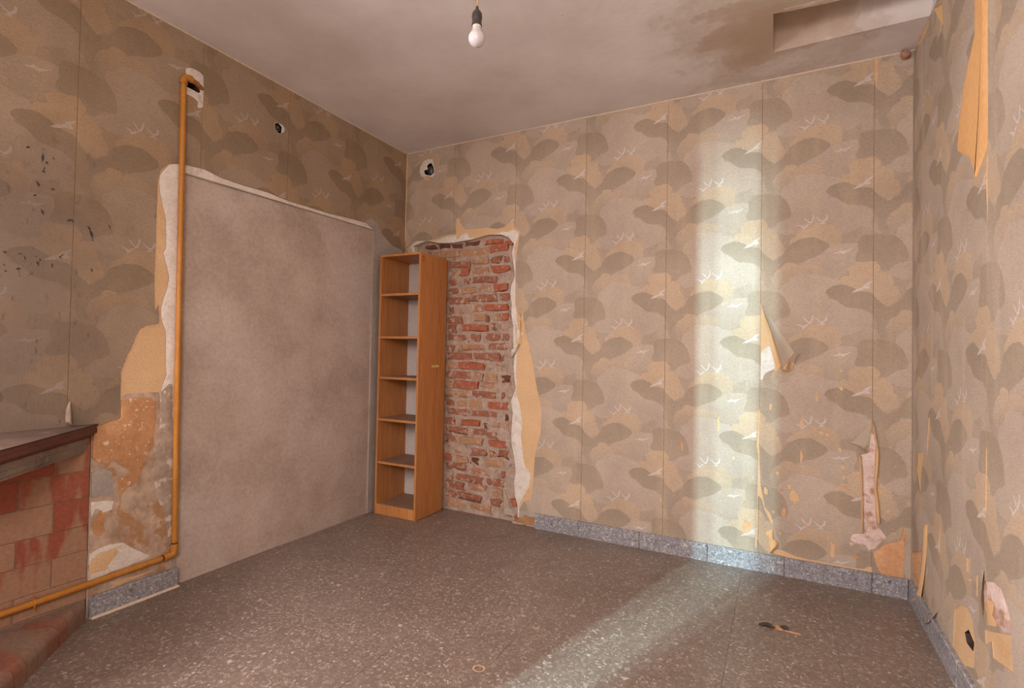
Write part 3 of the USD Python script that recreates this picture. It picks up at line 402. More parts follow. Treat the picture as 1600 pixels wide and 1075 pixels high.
mottled('cord_yellow', (186, 140, 82), (198, 154, 96), scale=60)
look('bulb_opal', {'p': ('principled_bsdf', {'base_color': (.54, .53, .55), 'roughness': .18, 'specular_ior_level': .5, 'subsurface_weight': .15, 'subsurface_scale': .01})}, [])
mottled('bulb_collar', (226, 200, 186), (232, 208, 194), scale=30, rough_=.4, bump=.03)
mottled('knob_brown', (150, 110, 88), (176, 136, 112), scale=30, rough_=.5)
mottled('wood_paint', (206, 198, 186), (216, 208, 198), scale=8, rough_=.5)
look('pane', {'t': ('transparent_bsdf', {}), 'gl': ('glossy_bsdf', {'roughness': .02}), 'f': ('fresnel', {'IOR': 1.45}), 'mx': ('mix_closure', {})}, [('f.fac', 'mx.fac'), ('t.BSDF', 'mx.closure1'), ('gl.BSDF', 'mx.closure2')], surface='mx.closure')
def backed_paper(name, front, back):                                 # loose paper: printed face towards the room, bare brown paper on the other side
    look(name, {'g': ('geometry', {}), 'mx': ('mix', {'color1': lin(front), 'color2': lin(back)}), 'p': ('principled_bsdf', {'roughness': .85, 'specular_ior_level': .2})}, [('g.backfacing', 'mx.fac'), ('mx.color', 'p.base_color')])
backed_paper('loose_paper', (182, 168, 150), (214, 174, 128))
backed_paper('loose_paper_back', (214, 174, 128), (194, 184, 164))
def ceiling_look():
    N = {'g': ('geometry', {}), 'n': ('noise_texture', {'scale': 1.3, 'detail': 8, 'roughness': .6}), 'r': ('rgb_ramp', {'ramp': [(.35, lin((206, 198, 194))), (.65, lin((228, 223, 221)))]}),
         'dd': ('vector_math', {'math_type': 'distance', 'vector2': (2.66, -.46, H)}), 'w': ('noise_texture', {'scale': 4.2, 'detail': 8, 'roughness': .66}), 'wo': ('math', {'math_type': 'multiply_add', 'value2': 1.05, 'value3': -.52}),
         'ad': ('math', {'math_type': 'add'}), 'mr': ('map_range', {'range_type': 'smoothstep', 'from_min': .62, 'from_max': .06, 'to_min': 0, 'to_max': 1}),
         'rr': ('rgb_ramp', {'ramp': [(0, (0, 0, 0)), (.30, (.35, .35, .35)), (.45, (.28, .28, .28)), (.60, (.55, .55, .55)), (1, (.75, .75, .75))]}), 'mx': ('mix', {'color2': lin((166, 138, 108))}),
         'b': ('noise_texture', {'scale': 26, 'detail': 6}), 'bu': ('bump', {'strength': .18, 'distance': .006}), 'p': ('principled_bsdf', {'roughness': .85, 'specular_ior_level': .2}),
         'cn': ('noise_texture', {'scale': 40, 'detail': 3}), 'cr': ('rgb_ramp', {'ramp': [(.74, (0, 0, 0)), (.77, (.5, .5, .5))]}), 'mx2': ('mix', {'color2': lin((150, 118, 96))})}
    look('ceiling_plaster', N, [('g.position', 'n.vector'), ('n.fac', 'r.fac'), ('g.position', 'dd.vector1'), ('g.position', 'w.vector'), ('w.fac', 'wo.value1'), ('dd.value', 'ad.value1'), ('wo.value', 'ad.value2'), ('ad.value', 'mr.value'),
        ('mr.result', 'rr.fac'), ('rr.color', 'mx.fac'), ('r.color', 'mx.color1'), ('g.position', 'b.vector'), ('b.fac', 'bu.height'), ('bu.normal', 'p.normal'), ('g.position', 'cn.vector'), ('cn.fac', 'cr.fac'), ('cr.color', 'mx2.fac'), ('mx.color', 'mx2.color1'), ('mx2.color', 'p.base_color')])
ceiling_look()

# ================================================================ the printed wallpaper repeat
PRINT = {'M': (172, 156, 140), 'G2': (184, 168, 154), 'G1': (184, 168, 154), 'G4': (180, 164, 149), 'D3': (164, 148, 131), 'P1': (189, 167, 144), 'D1': (162, 146, 129), 'P3': (188, 167, 145), 'P2': (190, 167, 143), 'D2': (161, 145, 128), 'B': (202, 191, 186)}
FADE = {'G2': .45, 'G1': .8, 'G4': .9, 'D3': .6, 'P1': .45, 'D1': .8, 'P3': 1.0, 'P2': .35, 'D2': .45, 'B': 0}      # how far a shape's print thins out towards its foot
def smooth_ring(pts, n=5):
    P = np.array(pts); out = []; N = len(P)
    for i in range(N):
        a, b, c, d = P[(i-1) % N], P[i], P[(i+1) % N], P[(i+2) % N]
        for t in np.linspace(0, 1, n, endpoint=False):
            out.append(.5*((2*b)+(c-a)*t+(2*a-5*b+4*c-d)*t*t+(3*b-a-3*c+d)*t**3))
    g = Polygon(out); return g if g.is_valid else g.buffer(0)
def scallop(g, amp, period):
    out = []
    for q in polys(g):
        L = q.exterior.length; n = max(3, round(L/period)); m = n*7; t = np.linspace(0, L, m, endpoint=False)
        P = np.array([q.exterior.interpolate(a).coords[0] for a in t]); d = np.roll(P, -1, 0)-np.roll(P, 1, 0); d /= np.maximum(np.linalg.norm(d, axis=1, keepdims=True), 1e-9)
        N = np.c_[d[:, 1], -d[:, 0]]*(1 if q.exterior.is_ccw else -1)
        P = P+N*(amp*np.abs(np.sin(np.pi*n*t/L))*(.6+.4*np.sin(t*61)))[:, None]
        r = Polygon(P); out.append(r if r.is_valid else r.buffer(0))
    return unary_union(out)
CELL = box(0, 0, STRIP, REP); REPEAT = []
def build_repeat():
    layers = [(k, scallop(smooth_ring(t, 3), .0075 if k[0] in 'GP' else .0045, .058 if k[0] == 'P' else .066)) for k, t in TILE]+[('B', clean(t)) for t in BIRDS]
    cover = Polygon(); out = []
    for k, g in reversed(layers):
        y0, y1 = g.bounds[1], g.bounds[3]
        for i in (-2, -1, 0, 1, 2):
            for j in (-3, -2, -1, 0, 1, 2, 3):
                dy = j*REP+(i % 2)*REP/2
                q = affinity.translate(g, i*STRIP, dy)
                if q.intersects(CELL):
                    d = shapely.simplify(q.intersection(CELL).difference(cover), .0004)
                    cover = unary_union([cover, q.intersection(CELL)])
                    if not d.is_empty: out.append((k, d, y0+dy, y1+dy))
    out.append(('M', CELL.difference(cover), 0, 1))
    return out
REPEAT = build_repeat()
def print_colour(k, v, y0, y1, phase):
    c, m = np.array(lin(PRINT[k])), np.array(lin(PRINT['M']))
    if k == 'M': return np.tile(c, (len(v), 1))
    s = np.clip((v-y0)/(y1-y0), 0, 1)[:, None]
    return m+(c-m)*(1-FADE[k]*(1-s))*(1.12 if FADE[k] else 1)
def paper_strip(wall, name, parent, u0, u1, region, phase, lookname='wallpaper', d=0.0035, edge=0.001, left=None):
    """One length of wallpaper between two seams, less what is torn away, printed with the repeat."""
    left = u0 if left is None else left
    g = box(u0+.0011, region.bounds[1]-1, u1-.0011, region.bounds[3]+1).intersection(region)
    if g.is_empty or g.area < 1e-4: return None
    V, F, C, n = [], [], [], 0
    shapely.prepare(g)
    _, v0, _, v1 = g.bounds; j0 = math.floor((v0-phase)/REP); j1 = math.ceil((v1-phase)/REP)
    for j in range(j0, j1+1):
        for k, q, ya, yb in REPEAT:
            for piece in polys(q):
                t = affinity.translate(piece, left, phase+j*REP)
                if not t.intersects(g): continue
                if not shapely.contains_properly(g, t): t = t.intersection(g)
                v, f = tri(t)
                if len(f): V.append(v); F.append(f+n); n += len(v); C.append(print_colour(k, v[:, 1]-phase-j*REP, ya, yb, phase))
    V = np.vstack(V); F = np.vstack(F); C = np.vstack(C)
    ms = [trimesh.Trimesh(at(wall, V, d), F, process=False)]; sk = skirt(wall, g, d, edge); bv, bf = tri(g)
    ms += sk+[trimesh.Trimesh(at(wall, bv, d-.0004), bf, process=False)]
    rest = sum(len(s.vertices) for s in sk); C = np.vstack([C, np.tile(lin((205, 172, 130)), (rest, 1)), np.tile(lin(PRINT['M']), (len(bv), 1))])
    return obj(name, cat(ms), lookname, parent, color=C)

# ================================================================ back wall
wb = thing('wall_back', kind='structure')
pit = unary_union([clean(PIT), box(.11, -.02, .95, 2.0)]).intersection(box(0.09, -.01, 1.2, 2.2))
pit = pit.union(box(.11, -.01, 1.02, .05))
vent_b = rough(clean(VENT_B_HOLE), .002, .006, 3)
pl = box(0, 0, W, H).difference(pit).difference(vent_b)
plm = sheet('back', pl, 0.0)
edge = cat([m for q in polys(rough(pit, .0025, .012, 2)) for m in skirt('back', q, 0.001, -.07)])
obj('plaster', plm, 'grey_plaster', wb)
obj('masonry_core', cat([bx(-.3, W+.3, .075, .30, -.1, H+.4)]), 'mortar', wb)
obj('broken_plaster_edge', edge, 'white_plaster', wb)
# mortar bed of the stripped masonry
g = pit.buffer(.004); obj('mortar', relief('back', g, -.040, amp=.006, scale=30, step=.012, edge=-.07, seed=4, taper=.001), 'mortar', wb, smooth=60)
BM = {'r': 'brick_red', 'b': 'brick_brown', 't': 'brick_tan', 'm': 'brick_smeared', 'd': 'brick_dark'}
def rough_brick(x0, x1, z, h, d, seed, amp=.0055):
    m = trimesh.creation.box([x1-x0, .07, h]); m = m.subdivide(); v = m.vertices.copy(); r = np.random.default_rng(seed)
    e = (np.abs(v[:, 0]) > (x1-x0)*.49).astype(float)+(np.abs(v[:, 2]) > h*.49)+(np.abs(v[:, 1]) > .034)
    v *= np.where(e[:, None] > 1, [1-.012/(x1-x0+.02), .93, .84], 1.0)
    v += r.normal(0, amp, v.shape)*[1.3, .6, .8]
    m.vertices = v+[(x0+x1)/2, .035-d, z]; return m
k = 0
rows_z = sorted({round(b[2], 3) for b in BRICKS})
for (a, b, z, c) in BRICKS:
    k += 1
    h = .059 if z < 1.99 else .042
    if b-a < .03: b = a+.035
    d = -.024+random.uniform(-.004, .006)+{'m': -.006, 'd': -.004, 'r': .006, 't': 0, 'b': 0}[c]
    obj('brick', rough_brick(a+.002, b-.002, z-.002, h*random.uniform(.9, 1.06), d, k), BM[c], wb, smooth=50)
z = .045                                                             # the courses go on behind the bookcase
while z < 1.98:
    a = .115+random.uniform(0, .05)
    while a < .37:
        L = random.choice((.11, .2, .24)); b = min(a+L, .392)
        k += 1; obj('brick', rough_brick(a, b-.012, z, .052, -.03, k), BM[random.choice('bbrtm')], wb, smooth=50); a = b
    z += .0705
gyp = rough(clean(GYPSUM), .003, .008, 5).difference(pit)
ph = rough(clean(PAPERHOLE), .0022, .007, 6).difference(pit)
obj('orange_backing_paper', sheet('back', ph.difference(gyp).buffer(.004).difference(pit), .0012, 0), 'orange_backing', wb)
obj('gypsum_edge', relief('back', gyp, .002, amp=.006, scale=24, step=.02, edge=-.002, seed=6, taper=.02), 'white_plaster', wb, smooth=50)
obj('gypsum_flap', flap('back', clean([(.985, 1.222), (1.06, 1.27), (1.035, 1.222), (.997, 1.165)]), lambda t, s: .004+.02*t, rows=8), 'white_plaster', wb)
for zz, hh, uu in ((1.345, .09, 1.02), (1.36, .11, 1.055)):          # torn paper points standing off the edge
    obj('torn_point', flap('back', clean([(uu-.012, zz-.09), (uu+.012, zz-.08), (uu+.006, zz+hh-.05), (uu, zz+hh-.03)]), lambda t, s: .004+.012*s*t, rows=8), 'loose_paper_back', wb)
# holes in the paper
tear = rough(clean(TEAR), .0008, .01, 8)
seam_t = rough(clean(B_SEAM), .0015, .008, 9); band = rough(clean(B_BAND), .003, .008, 10); pink = rough(clean(B_PINK), .004, .008, 11); orange = rough(clean(B_ORANGE), .004, .008, 12)
vw = rough(clean(VENT_B_WHITE), .003, .008, 13); vp = rough(clean(VENT_B_PEACH), .002, .008, 14); slit = clean(B_TOPSLIT).buffer(.002)
flecks = polys(unary_union([ellipse(u, v, max(a, .003), max(b, .003), seed=i).buffer(.002) for i, (u, v, a, b) in enumerate(B_FLECK)]).difference(unary_union([tear, seam_t, band, pink, orange]).buffer(.006)))
paper_holes = unary_union([pit, ph, tear, seam_t, band, pink, orange, vw, vp, slit]+[q.buffer(-.0015) for q in flecks])
region = box(0.006, .10, W-.006, H-.007).difference(paper_holes).difference(box(0, 0, .45, 2.0))
# old paper still on the plaster under the tears
obj('seam_glue', sheet('back', unary_union([box(SEAM0+q*STRIP-.004, .1, SEAM0+q*STRIP+.004, H-.01) for q in (-1, 0, 1, 2, 3, 4)]).difference(pit.buffer(.02)).difference(gyp), .0008), 'brown_glue', wb)
obj('orange_backing_paper', sheet('back', tear.buffer(.003), .0012), 'orange_backing', wb)
obj('bare_plaster_patch', sheet('back', rough(clean(TEAR_WHITE), .001, .01, 3).intersection(tear.buffer(.002)), .0018, .001), 'white_plaster', wb)
obj('orange_backing_paper', sheet('back', unary_union([seam_t, band, slit, vp]).buffer(.003).difference(vw), .0012), 'orange_backing', wb)
obj('crumbling_plaster', relief('back', orange.buffer(.002).difference(pink), .0005, amp=.004, step=.02, edge=0, seed=2), 'rust_plaster', wb, smooth=50)
obj('bare_plaster_patch', relief('back', pink, .001, amp=.004, step=.02, edge=0, seed=3), 'pink_plaster', wb, smooth=50)
for i, fk in enumerate(flecks):
    obj('fleck', sheet('back', fk, .0014), 'orange_backing' if i % 3 else 'rust_plaster', wb)
seams = [0.006]+[SEAM0+q*STRIP for q in (-1, 0, 1, 2, 3, 4)]+[W-.006]
PH_B = 0.852
for i in range(len(seams)-1):
    par = i % 2                                                     # strip 3 (SEAM0 + 1) is the one the repeat was measured on
    left = SEAM0+(i-2)*STRIP
    paper_strip('back', 'wallpaper', wb, seams[i], seams[i+1], region, PH_B+(0 if (i-3) % 2 == 0 else REP/2), left=left)
# the loose flaps
A, Hh, T = np.array(TEAR_A), np.array(TEAR_H), np.array(TEAR_T)
def tri_flap():
    n = 14; V = []; F = []
    for i in range(n+1):
        s = i/n; a = A+(Hh-A)*s; b = A+(T-A)*s
        for j in range(9):
            t = j/8; p = a+(b-a)*t; off = .004+.055*s*math.sin(t*math.pi/2)*t-.012*s*max(0, t-.8)/.2
            V.append((*p, off))
    V = np.array(V)
    for i in range(n):
        for j in range(8):
            q = i*9+j; F += [(q, q+9, q+10), (q, q+10, q+1)]
    return trimesh.Trimesh(at('back', V[:, :2], V[:, 2]), np.array(F)[:, ::-1], process=False)
obj('torn_flap', tri_flap(), 'loose_paper', wb, smooth=True)
lo = clean([tuple(A), tuple(A+(T-A)*.45+np.array([.006, 0])), tuple(T+np.array([.004, 0])), tuple(T+np.array([-.022, -.004])), tuple(A+(T-A)*.45-np.array([.004, 0]))])
obj('rolled_edge', flap('back', lo, lambda t, s: .02+(1-s)*.045+.006*math.sin(t*math.pi), rows=20), 'loose_paper_back', wb, smooth=True)
hb = clean([tuple(T), tuple(Hh), tuple(Hh+np.array([-.018, -.03])), tuple(T+np.array([.03, -.006]))])
obj('rolled_edge', flap('back', hb, lambda t, s: .03+.02*(1-t)+.006*math.sin(t*math.pi), rows=10), 'loose_paper_back', wb, smooth=True)
obj('torn_flap', flap('back', clean(B_FLAP), lambda t, s: .006+.03*(1-s)*math.sin(t*2.4), rows=14), 'loose_paper_back', wb, smooth=True)
obj('torn_flap', flap('back', clean(B_TRI), lambda t, s: .005+.02*(1-t)*(1-s), rows=12), 'loose_paper', wb, smooth=True)
for pts, m_ in ((B_CURL_L, 'loose_paper_back'), (B_CURL_R, 'loose_paper_back')):      # rolled lips of paper along the bare patch
    obj('rolled_edge', flap('back', rough(clean(pts), .002, .01, 5), lambda t, s: .004+.012*math.sin(t*math.pi), rows=30), m_, wb, smooth=True)
# ventilation hole stuffed with something black
obj('bare_plaster_patch', relief('back', vw.difference(vent_b), .0015, amp=.003, step=.012, edge=0, seed=8), 'white_plaster', wb, smooth=50)
obj('vent_hole', cat(skirt('back', vent_b, .001, -.07)+[sheet('back', vent_b.buffer(.004), -.07)]), 'soot_black', wb)
def stuffing(wall, g, depth, seed):
    c = g.centroid; x0, y0, x1, y1 = g.bounds; m = trimesh.creation.icosphere(3, 1.0); v = m.vertices
    v = v*(1+.35*meshkit.fbm(v*2.1+seed, 4, seed)[:, None]*2); v *= [(x1-x0)*.34, (y1-y0)*.34, .03]
    m.vertices = at(wall, v[:, :2]+[c.x, c.y], v[:, 2]-depth); return m
obj('stuffing', stuffing('back', vent_b, .035, 3), 'bakelite', wb, smooth=40)
obj('plaster_rubble', cat([rough_brick(1.03, 1.12, .035, .05, 0.006, 401), rough_brick(1.10, 1.20, .04, .07, .008, 402)]), 'brown_glue', wb, smooth=50)
obj('brick', rough_brick(1.028, 1.065, .035, .035, .012, 403), 'brick_red', wb, smooth=50)

# ================================================================ left wall
wl = thing('wall_left', kind='structure')
panel = clean([(PANEL[0][0], 0), (PANEL[1][0]-.0, 0), (-.345, 2.095), (PANEL[0][0], PANEL[0][1])]) if False else clean([(-1.716, 0), (-.36, 0), (-.36, 2.098), (-1.728, 2.08)])
WY0, WY1, WZ0, WZ1 = -3.95, -2.9, 1.1, 2.35
win = box(WY0, WZ0, WY1, WZ1)
vent1 = rough(clean(VENT_L_HOLE), .002, .006, 21); vent2 = rough(clean(VENT2_HOLE), .002, .005, 22)
firebox = box(-3.7, 0, -2.0925, .80)
pl = box(YF, 0, 0, H).difference(panel).difference(win).difference(vent1).difference(vent2).difference(firebox)
obj('plaster', cat([sheet('left', pl, 0.0)]+skirt('left', panel, 0.0, -.014)+skirt('left', win, 0, -.2)), 'grey_plaster', wl)
obj('masonry_core', cat([bx(-.4, -.09, YF, WY0, -.1, H+.4), bx(-.4, -.09, WY1, .3, -.1, H+.4), bx(-.4, -.09, WY0, WY1, -.1, WZ0), bx(-.4, -.09, WY0, WY1, WZ1, H+.4)]), 'mortar', wl)
obj('infill_panel', relief('left', panel, -.011, amp=.0016, scale=3, step=.06, edge=-.05, seed=12), 'panel_plaster', wl, smooth=60)
# outline of all that has lost its paper
bare = clean(L_PAPER_EDGE+[(-2.088, .85), (-2.088, 0.0), (-.02, 0), (-.02, 1.95), *[q for q in reversed(L_SMEAR_PAPER)], *[q for q in reversed(L_WHITE_TOP)]])
white = clean(L_WHITE_LEFT+[(-1.755, .62), (-1.735, .62), (-1.728, 2.085), (-.36, 2.098), *reversed(L_WHITE_TOP)])
white = white.difference(panel)
vwl = rough(clean(VENT_L_WHITE), .002, .008, 23); vw2 = rough(clean(VENT2_WHITE), .002, .006, 24)
stub = clean(L_STUB)
holes_l = unary_union([rough(bare, .0016, .008, 25), white, vwl, vw2, panel, stub, firebox.buffer(.004), box(-4.0, .86, -2.895, 2.37).intersection(win.buffer(.06))])
region = box(YF+.005, .845, -.006, H-.007).union(box(-.1, 0, -.006, H-.007)).difference(holes_l).difference(box(-.5, 0, 0, 1.95))
ls = [YF+.005, -3.775, -3.245, -2.715, -2.185, -1.655, -1.125, -.595, -.065, -.006]
obj('seam_glue', sheet('left', unary_union([box(q-.004, .9, q+.004, H-.01) for q in ls[1:-1]]).difference(holes_l), .0008), 'brown_glue', wl)
for i in range(len(ls)-1):
    left = -2.185+(i-4)*STRIP
    paper_strip('left', 'wallpaper', wl, ls[i], ls[i+1], region, 2.222-(0 if i % 2 == 0 else REP/2), 'sooty_dimmed_wallpaper', left=left)
obj('gypsum_edge', relief('left', rough(white, .0015, .01, 26).difference(panel), .002, amp=.004, scale=16, step=.025, edge=-.004, seed=13), 'white_plaster', wl, smooth=50)
pe = clean(L_PAPER_EDGE+[(-1.80, .62), (-1.79, 1.3), (-1.78, 2.07)]).buffer(.003)
peach_cut = clean([(-2.2, .955), (-1.97, .95), (-1.90, .962), (-1.83, .95), (-1.77, .96), (-1.7, .96), (-1.7, 2.3), (-2.2, 2.3)])
obj('orange_backing_paper', sheet('left', rough(pe.intersection(peach_cut).difference(white), .0015, .01, 27), .0012, 0), 'orange_backing', wl)
in_bare = rough(bare, .0016, .008, 25).buffer(-.001)
low = box(-2.0935, 0.09, -1.735, .985).difference(white).intersection(in_bare)
obj('scarred_plaster', relief('left', rough(low, .003, .015, 28).difference(panel).intersection(in_bare), .0003, amp=.006, scale=12, step=.025, edge=-.004, seed=14), 'scar_plaster', wl, smooth=50)
for nm, pts, mt, d, sd in (('ochre_patch', L_OCHRE, 'ochre_plaster', .0085, 31), ('ochre_patch', L_OCHRE2, 'ochre_plaster', .0085, 32), ('ochre_patch', L_OCHRE3, 'ochre_plaster', .0085, 33), ('grey_patch', L_GREY, 'smeared_plaster', .0075, 34), ('render_patch', L_RENDER, 'rough_render', .0065, 39),
                           ('pale_patch', L_PALE, 'white_plaster', .007, 35), ('pale_patch', L_PALE2, 'white_plaster', .0075, 36), ('orange_backing_paper', L_PEACH2, 'orange_backing', .009, 37), ('orange_backing_paper', L_PEACH3, 'orange_backing', .009, 38)):
    q = rough(clean(pts), .006, .008, sd).intersection(box(-2.0935, 0.09, -1.73, 1.2)).intersection(in_bare)
    obj(nm, relief('left', q, d, amp=.003, step=.02, edge=.0, seed=sd), mt, wl, smooth=50)
obj('smeared_plaster', sheet('left', rough(clean(L_SMEAR).union(box(-.36, 0.0, -.27, 2.06)), .002, .012, 41).difference(panel), .0016, 0), 'smeared_plaster', wl)
obj('paper_stub', flap('left', stub.buffer(.002), lambda t, s: .004+.02*math.sin(t*math.pi)*(1-.6*s), rows=10), 'joint_grey', wl, smooth=True)
for i, (a, b) in enumerate(L_SCRATCH):                               # sooty scrapes on the paper
    a, b = np.array(a), np.array(b); n = np.array([-(b-a)[1], (b-a)[0]]); n = n/max(np.linalg.norm(n), 1e-6)*(.006 if i % 2 else .010)
    obj('scrape', sheet('left', rough(clean([a, a*.5+b*.5+n, b, a*.5+b*.5-n*.6]), .002, .005, 50+i), .0042), 'scratch_soot', wl)
obj('bare_plaster_patch', relief('left', vwl.difference(vent1), .0015, amp=.004, step=.015, edge=0, seed=15), 'white_plaster', wl, smooth=50)
obj('bare_plaster_patch', relief('left', vw2.difference(vent2), .0015, amp=.004, step=.012, edge=0, seed=16), 'white_plaster', wl, smooth=50)
obj('vent_hole', cat(skirt('left', vent1, .001, -.07)+[sheet('left', vent1.buffer(.004), -.07)]), 'hole_dark', wl)
obj('vent_hole', cat(skirt('left', vent2, .001, -.07)+[sheet('left', vent2.buffer(.004), -.07)]), 'soot_black', wl)
obj('stuffing', stuffing('left', vent2, .035, 5), 'bakelite', wl, smooth=40)
obj('pipe_end', tube([(.020, -1.731, 2.561), (.016, -1.693, 2.556), (-.008, -1.653, 2.550), (-.048, -1.633, 2.548)], .0128), 'pipe_rust', wl, smooth=40, label='rusty brown pipe end coming out of the wall')
# the hearth opening walled up with clay blocks
obj('infill_mortar', bx(-.085, -.0035, -3.7, -2.094, 0.02, .80), 'joint_grey', wl)
zc = [.087, .182, .303, .412, .534, .652, .766, .80]; k = 0
for i in range(len(zc)-1):
    e = [-2.0905]
    y = -2.2165 if i % 2 == 1 else -2.3335
    if i == 0: y = -2.335
    if i == 6: y = -2.218 if False else -2.335
    while y > -3.7: e.append(y); y -= .2345
    e.append(-3.70)
    for a, b in zip(e[:-1], e[1:]):
        if a-b < .02: continue
        k += 1; j = random.uniform(-.0015, .0015)
        m = cham_box(-.08, j, b+.0018, a-.0018, zc[i]+.0012, zc[i+1]-.0012, .0022)
        obj('clay_block', m, ('clay_block_red', 'clay_block', 'clay_block_red', 'clay_block_buff')[(k*7+i) % 4], wl)

# ================================================================ right wall (u = -y)
wr = thing('wall_right', kind='structure')
peel = clean(neg(R_PEEL)); rh = rough(clean(neg(R_HOLE)), .003, .008, 61)
rw = rough(clean(neg(R_WHITE)), .003, .01, 62); rp = rough(clean(neg(R_PEACH)), .002, .01, 63); rp2 = rough(clean(neg(R_PEACH2)), .002, .01, 64)
slits = [clean(neg(q)).buffer(.0012) for q in R_SLITS]+[clean(neg(R_SLIT1)).buffer(.001)]
low_t = rough(clean(neg(R_LOWTEAR)), .002, .01, 65); cor = rough(clean(neg(R_CORNERTEAR)), .003, .01, 66); topt = rough(clean(neg(R_TOPTEAR)), .003, .01, 67); curl_t = clean(neg(R_TOPCURL)).buffer(.002)
obj('plaster', cat([sheet('right', box(0, 0, -YF, H).difference(rh), 0.0), sheet('right', box(.2, H-.01, .8, H+.4), -.0005)]), 'grey_plaster', wr)
obj('masonry_core', bx(W+.07, W+.3, YF-.3, .3, -.1, H+.5), 'mortar', wr)
peel_in = peel.buffer(-.006)
holes_r = unary_union([peel_in.intersection(box(0, 2.0, 9, 3)), rw, rp, rp2, rh, low_t, cor, topt, curl_t]+slits)
topline = clean([(0.0, H)]+[q for q in neg(R_TOPEDGE)]+[(.6, H+.1), (0, H+.1)])
region = box(.006, .10, -YF-.006, H-.006).difference(holes_r)
rs = [.006, .515, 1.045, 1.575, 2.105, 2.635, 3.165, 3.695, -YF-.006]
obj('seam_glue', sheet('right', unary_union([box(q-.004, .1, q+.004, H-.01) for q in rs[1:-1]]).difference(holes_r), .0008), 'brown_glue', wr)
for i in range(len(rs)-1):
    left = .515+(i-1)*STRIP
    paper_strip('right', 'wallpaper', wr, rs[i], rs[i+1], region, .518-(0 if i % 2 == 1 else REP/2), 'washed_wallpaper', left=left)
obj('orange_backing_paper', sheet('right', unary_union([peel_in.buffer(.01), rp, rp2, low_t, topt, curl_t]+slits).buffer(.003).difference(rh).difference(box(0, H-.003, 5, H+1)), .0012), 'orange_backing', wr)
obj('bare_plaster_patch', relief('right', rw, .0016, amp=.005, step=.02, edge=0, seed=17), 'pink_plaster', wr, smooth=50)
obj('crumbling_plaster', relief('right', cor, .001, amp=.005, step=.02, edge=0, seed=18), 'rust_plaster', wr, smooth=50)
obj('chipped_hole', cat(skirt('right', rh, .001, -.05)+[sheet('right', rh.buffer(.004), -.05)]), 'hole_dark', wr)
cr = neg(R_PEEL_CREASE)
peel = peel.intersection(box(0, 0, 9, H-.004))
crz = np.array(sorted((q[1], q[0]) for q in cr))
def half(sgn):
    z0, z1 = peel.bounds[1]-.02, peel.bounds[3]+.02; zz = np.linspace(z0, z1, 30); u = np.interp(zz, crz[:, 0], crz[:, 1])
    return peel.intersection(clean([*zip(u, zz), (u[-1]+sgn*1, z1), (u[0]+sgn*1, z0)]))
obj('hanging_flap', flap('right', max(polys(half(-1)), key=lambda q: q.area), lambda t, s: .004+(.003*(1-s)+.003)*math.sin(t*math.pi*.5)**.7, rows=40, cols=9), 'peel_backing', wr, smooth=True)
obj('hanging_flap', flap('right', max(polys(half(1)), key=lambda q: q.area), lambda t, s: .003+.007*math.sin((.25+.75*t)*math.pi), rows=40, cols=7), 'peel_backing', wr, smooth=True)
obj('torn_flap', flap('right', clean(neg(R_TOPCURL)), lambda t, s: .003+.012*s*(1-t), rows=14), 'loose_paper_back', wr, smooth=True)
obj('hanging_shred', flap('right', clean(neg(R_SHRED)), lambda t, s: .003+.008*math.sin(t*math.pi)+.012*(1-s)**2, rows=30), 'loose_paper_back', wr, smooth=True)
obj('torn_flap', flap('right', clean(neg(R_CURL)), lambda t, s: .006+.03*(1-s)*t, rows=10), 'loose_paper_back', wr, smooth=True)
q = clean(neg(R_WHITE)); x0, z0, x1, z1 = q.bounds
obj('torn_flap', flap('right', clean([(x0-.012, z1-.01), (x0+.016, z1), (x0+.03, z1-.05), (x0+.012, z1-.16), (x0-.006, z0+.08)]), lambda t, s: .004+.010*t*math.sin(s*math.pi), rows=16), 'loose_paper', wr, smooth=True)
obj('torn_flap', flap('right', clean([(x0+.03, z0+.05), (x0+.12, z0+.07), (x0+.13, z0-.0), (x0+.05, z0-.03)]), lambda t, s: .004+.008*(s)*math.sin(t*math.pi), rows=10), 'loose_paper_back', wr, smooth=True)

# ================================================================ wall behind the camera: door with two leaves ajar, and a blind window added for the fill light
wf = thing('wall_front', kind='structure')
SL, SR, ST = 1.072, 1.188, 2.76
ops = box(.22, 0, 2.06, ST)
v, f = tri(box(0, 0, W, H).difference(ops)); v3 = np.c_[v[:, 0], np.full(len(v), YF), v[:, 1]]
obj('plaster', trimesh.Trimesh(v3, f[:, ::-1], process=False), 'grey_plaster', wf)
obj('masonry_core', cat([bx(-.4, .22, YF-.25, YF-.01, -.1, H+.4), bx(2.06, W+.4, YF-.25, YF-.01, -.1, H+.4), bx(.22, 2.06, YF-.25, YF-.01, ST, H+.4)]), 'mortar', wf)
d1 = thing('door_1', kind='structure')
obj('leaf', cham_box(.20, SL, YF-.05, YF-.005, .01, ST-.005, .004), 'wood_paint', d1)
obj('leaf', cham_box(SR, 2.08, YF-.05, YF-.005, .01, ST-.005, .004), 'wood_paint', d1)
obj('frosted_pane', bx(SR+.1, 1.98, YF-.004, YF+.004, .3, 2.6), 'white_board', d1)
obj('leaf_panel', cham_box(.32, SL-.1, YF-.01, YF+.006, .15, .95, .006), 'wood_paint', d1)
obj('frosted_pane', bx(.32, SL-.1, YF-.004, YF+.004, 1.1, 2.6), 'white_board', d1)
obj('handle', tube([(SL-.05, YF+.0, 1.02), (SL-.05, YF+.05, 1.02), (SL-.15, YF+.055, 1.02)], .009), 'bakelite', d1)
w1 = thing('window_1', kind='structure')
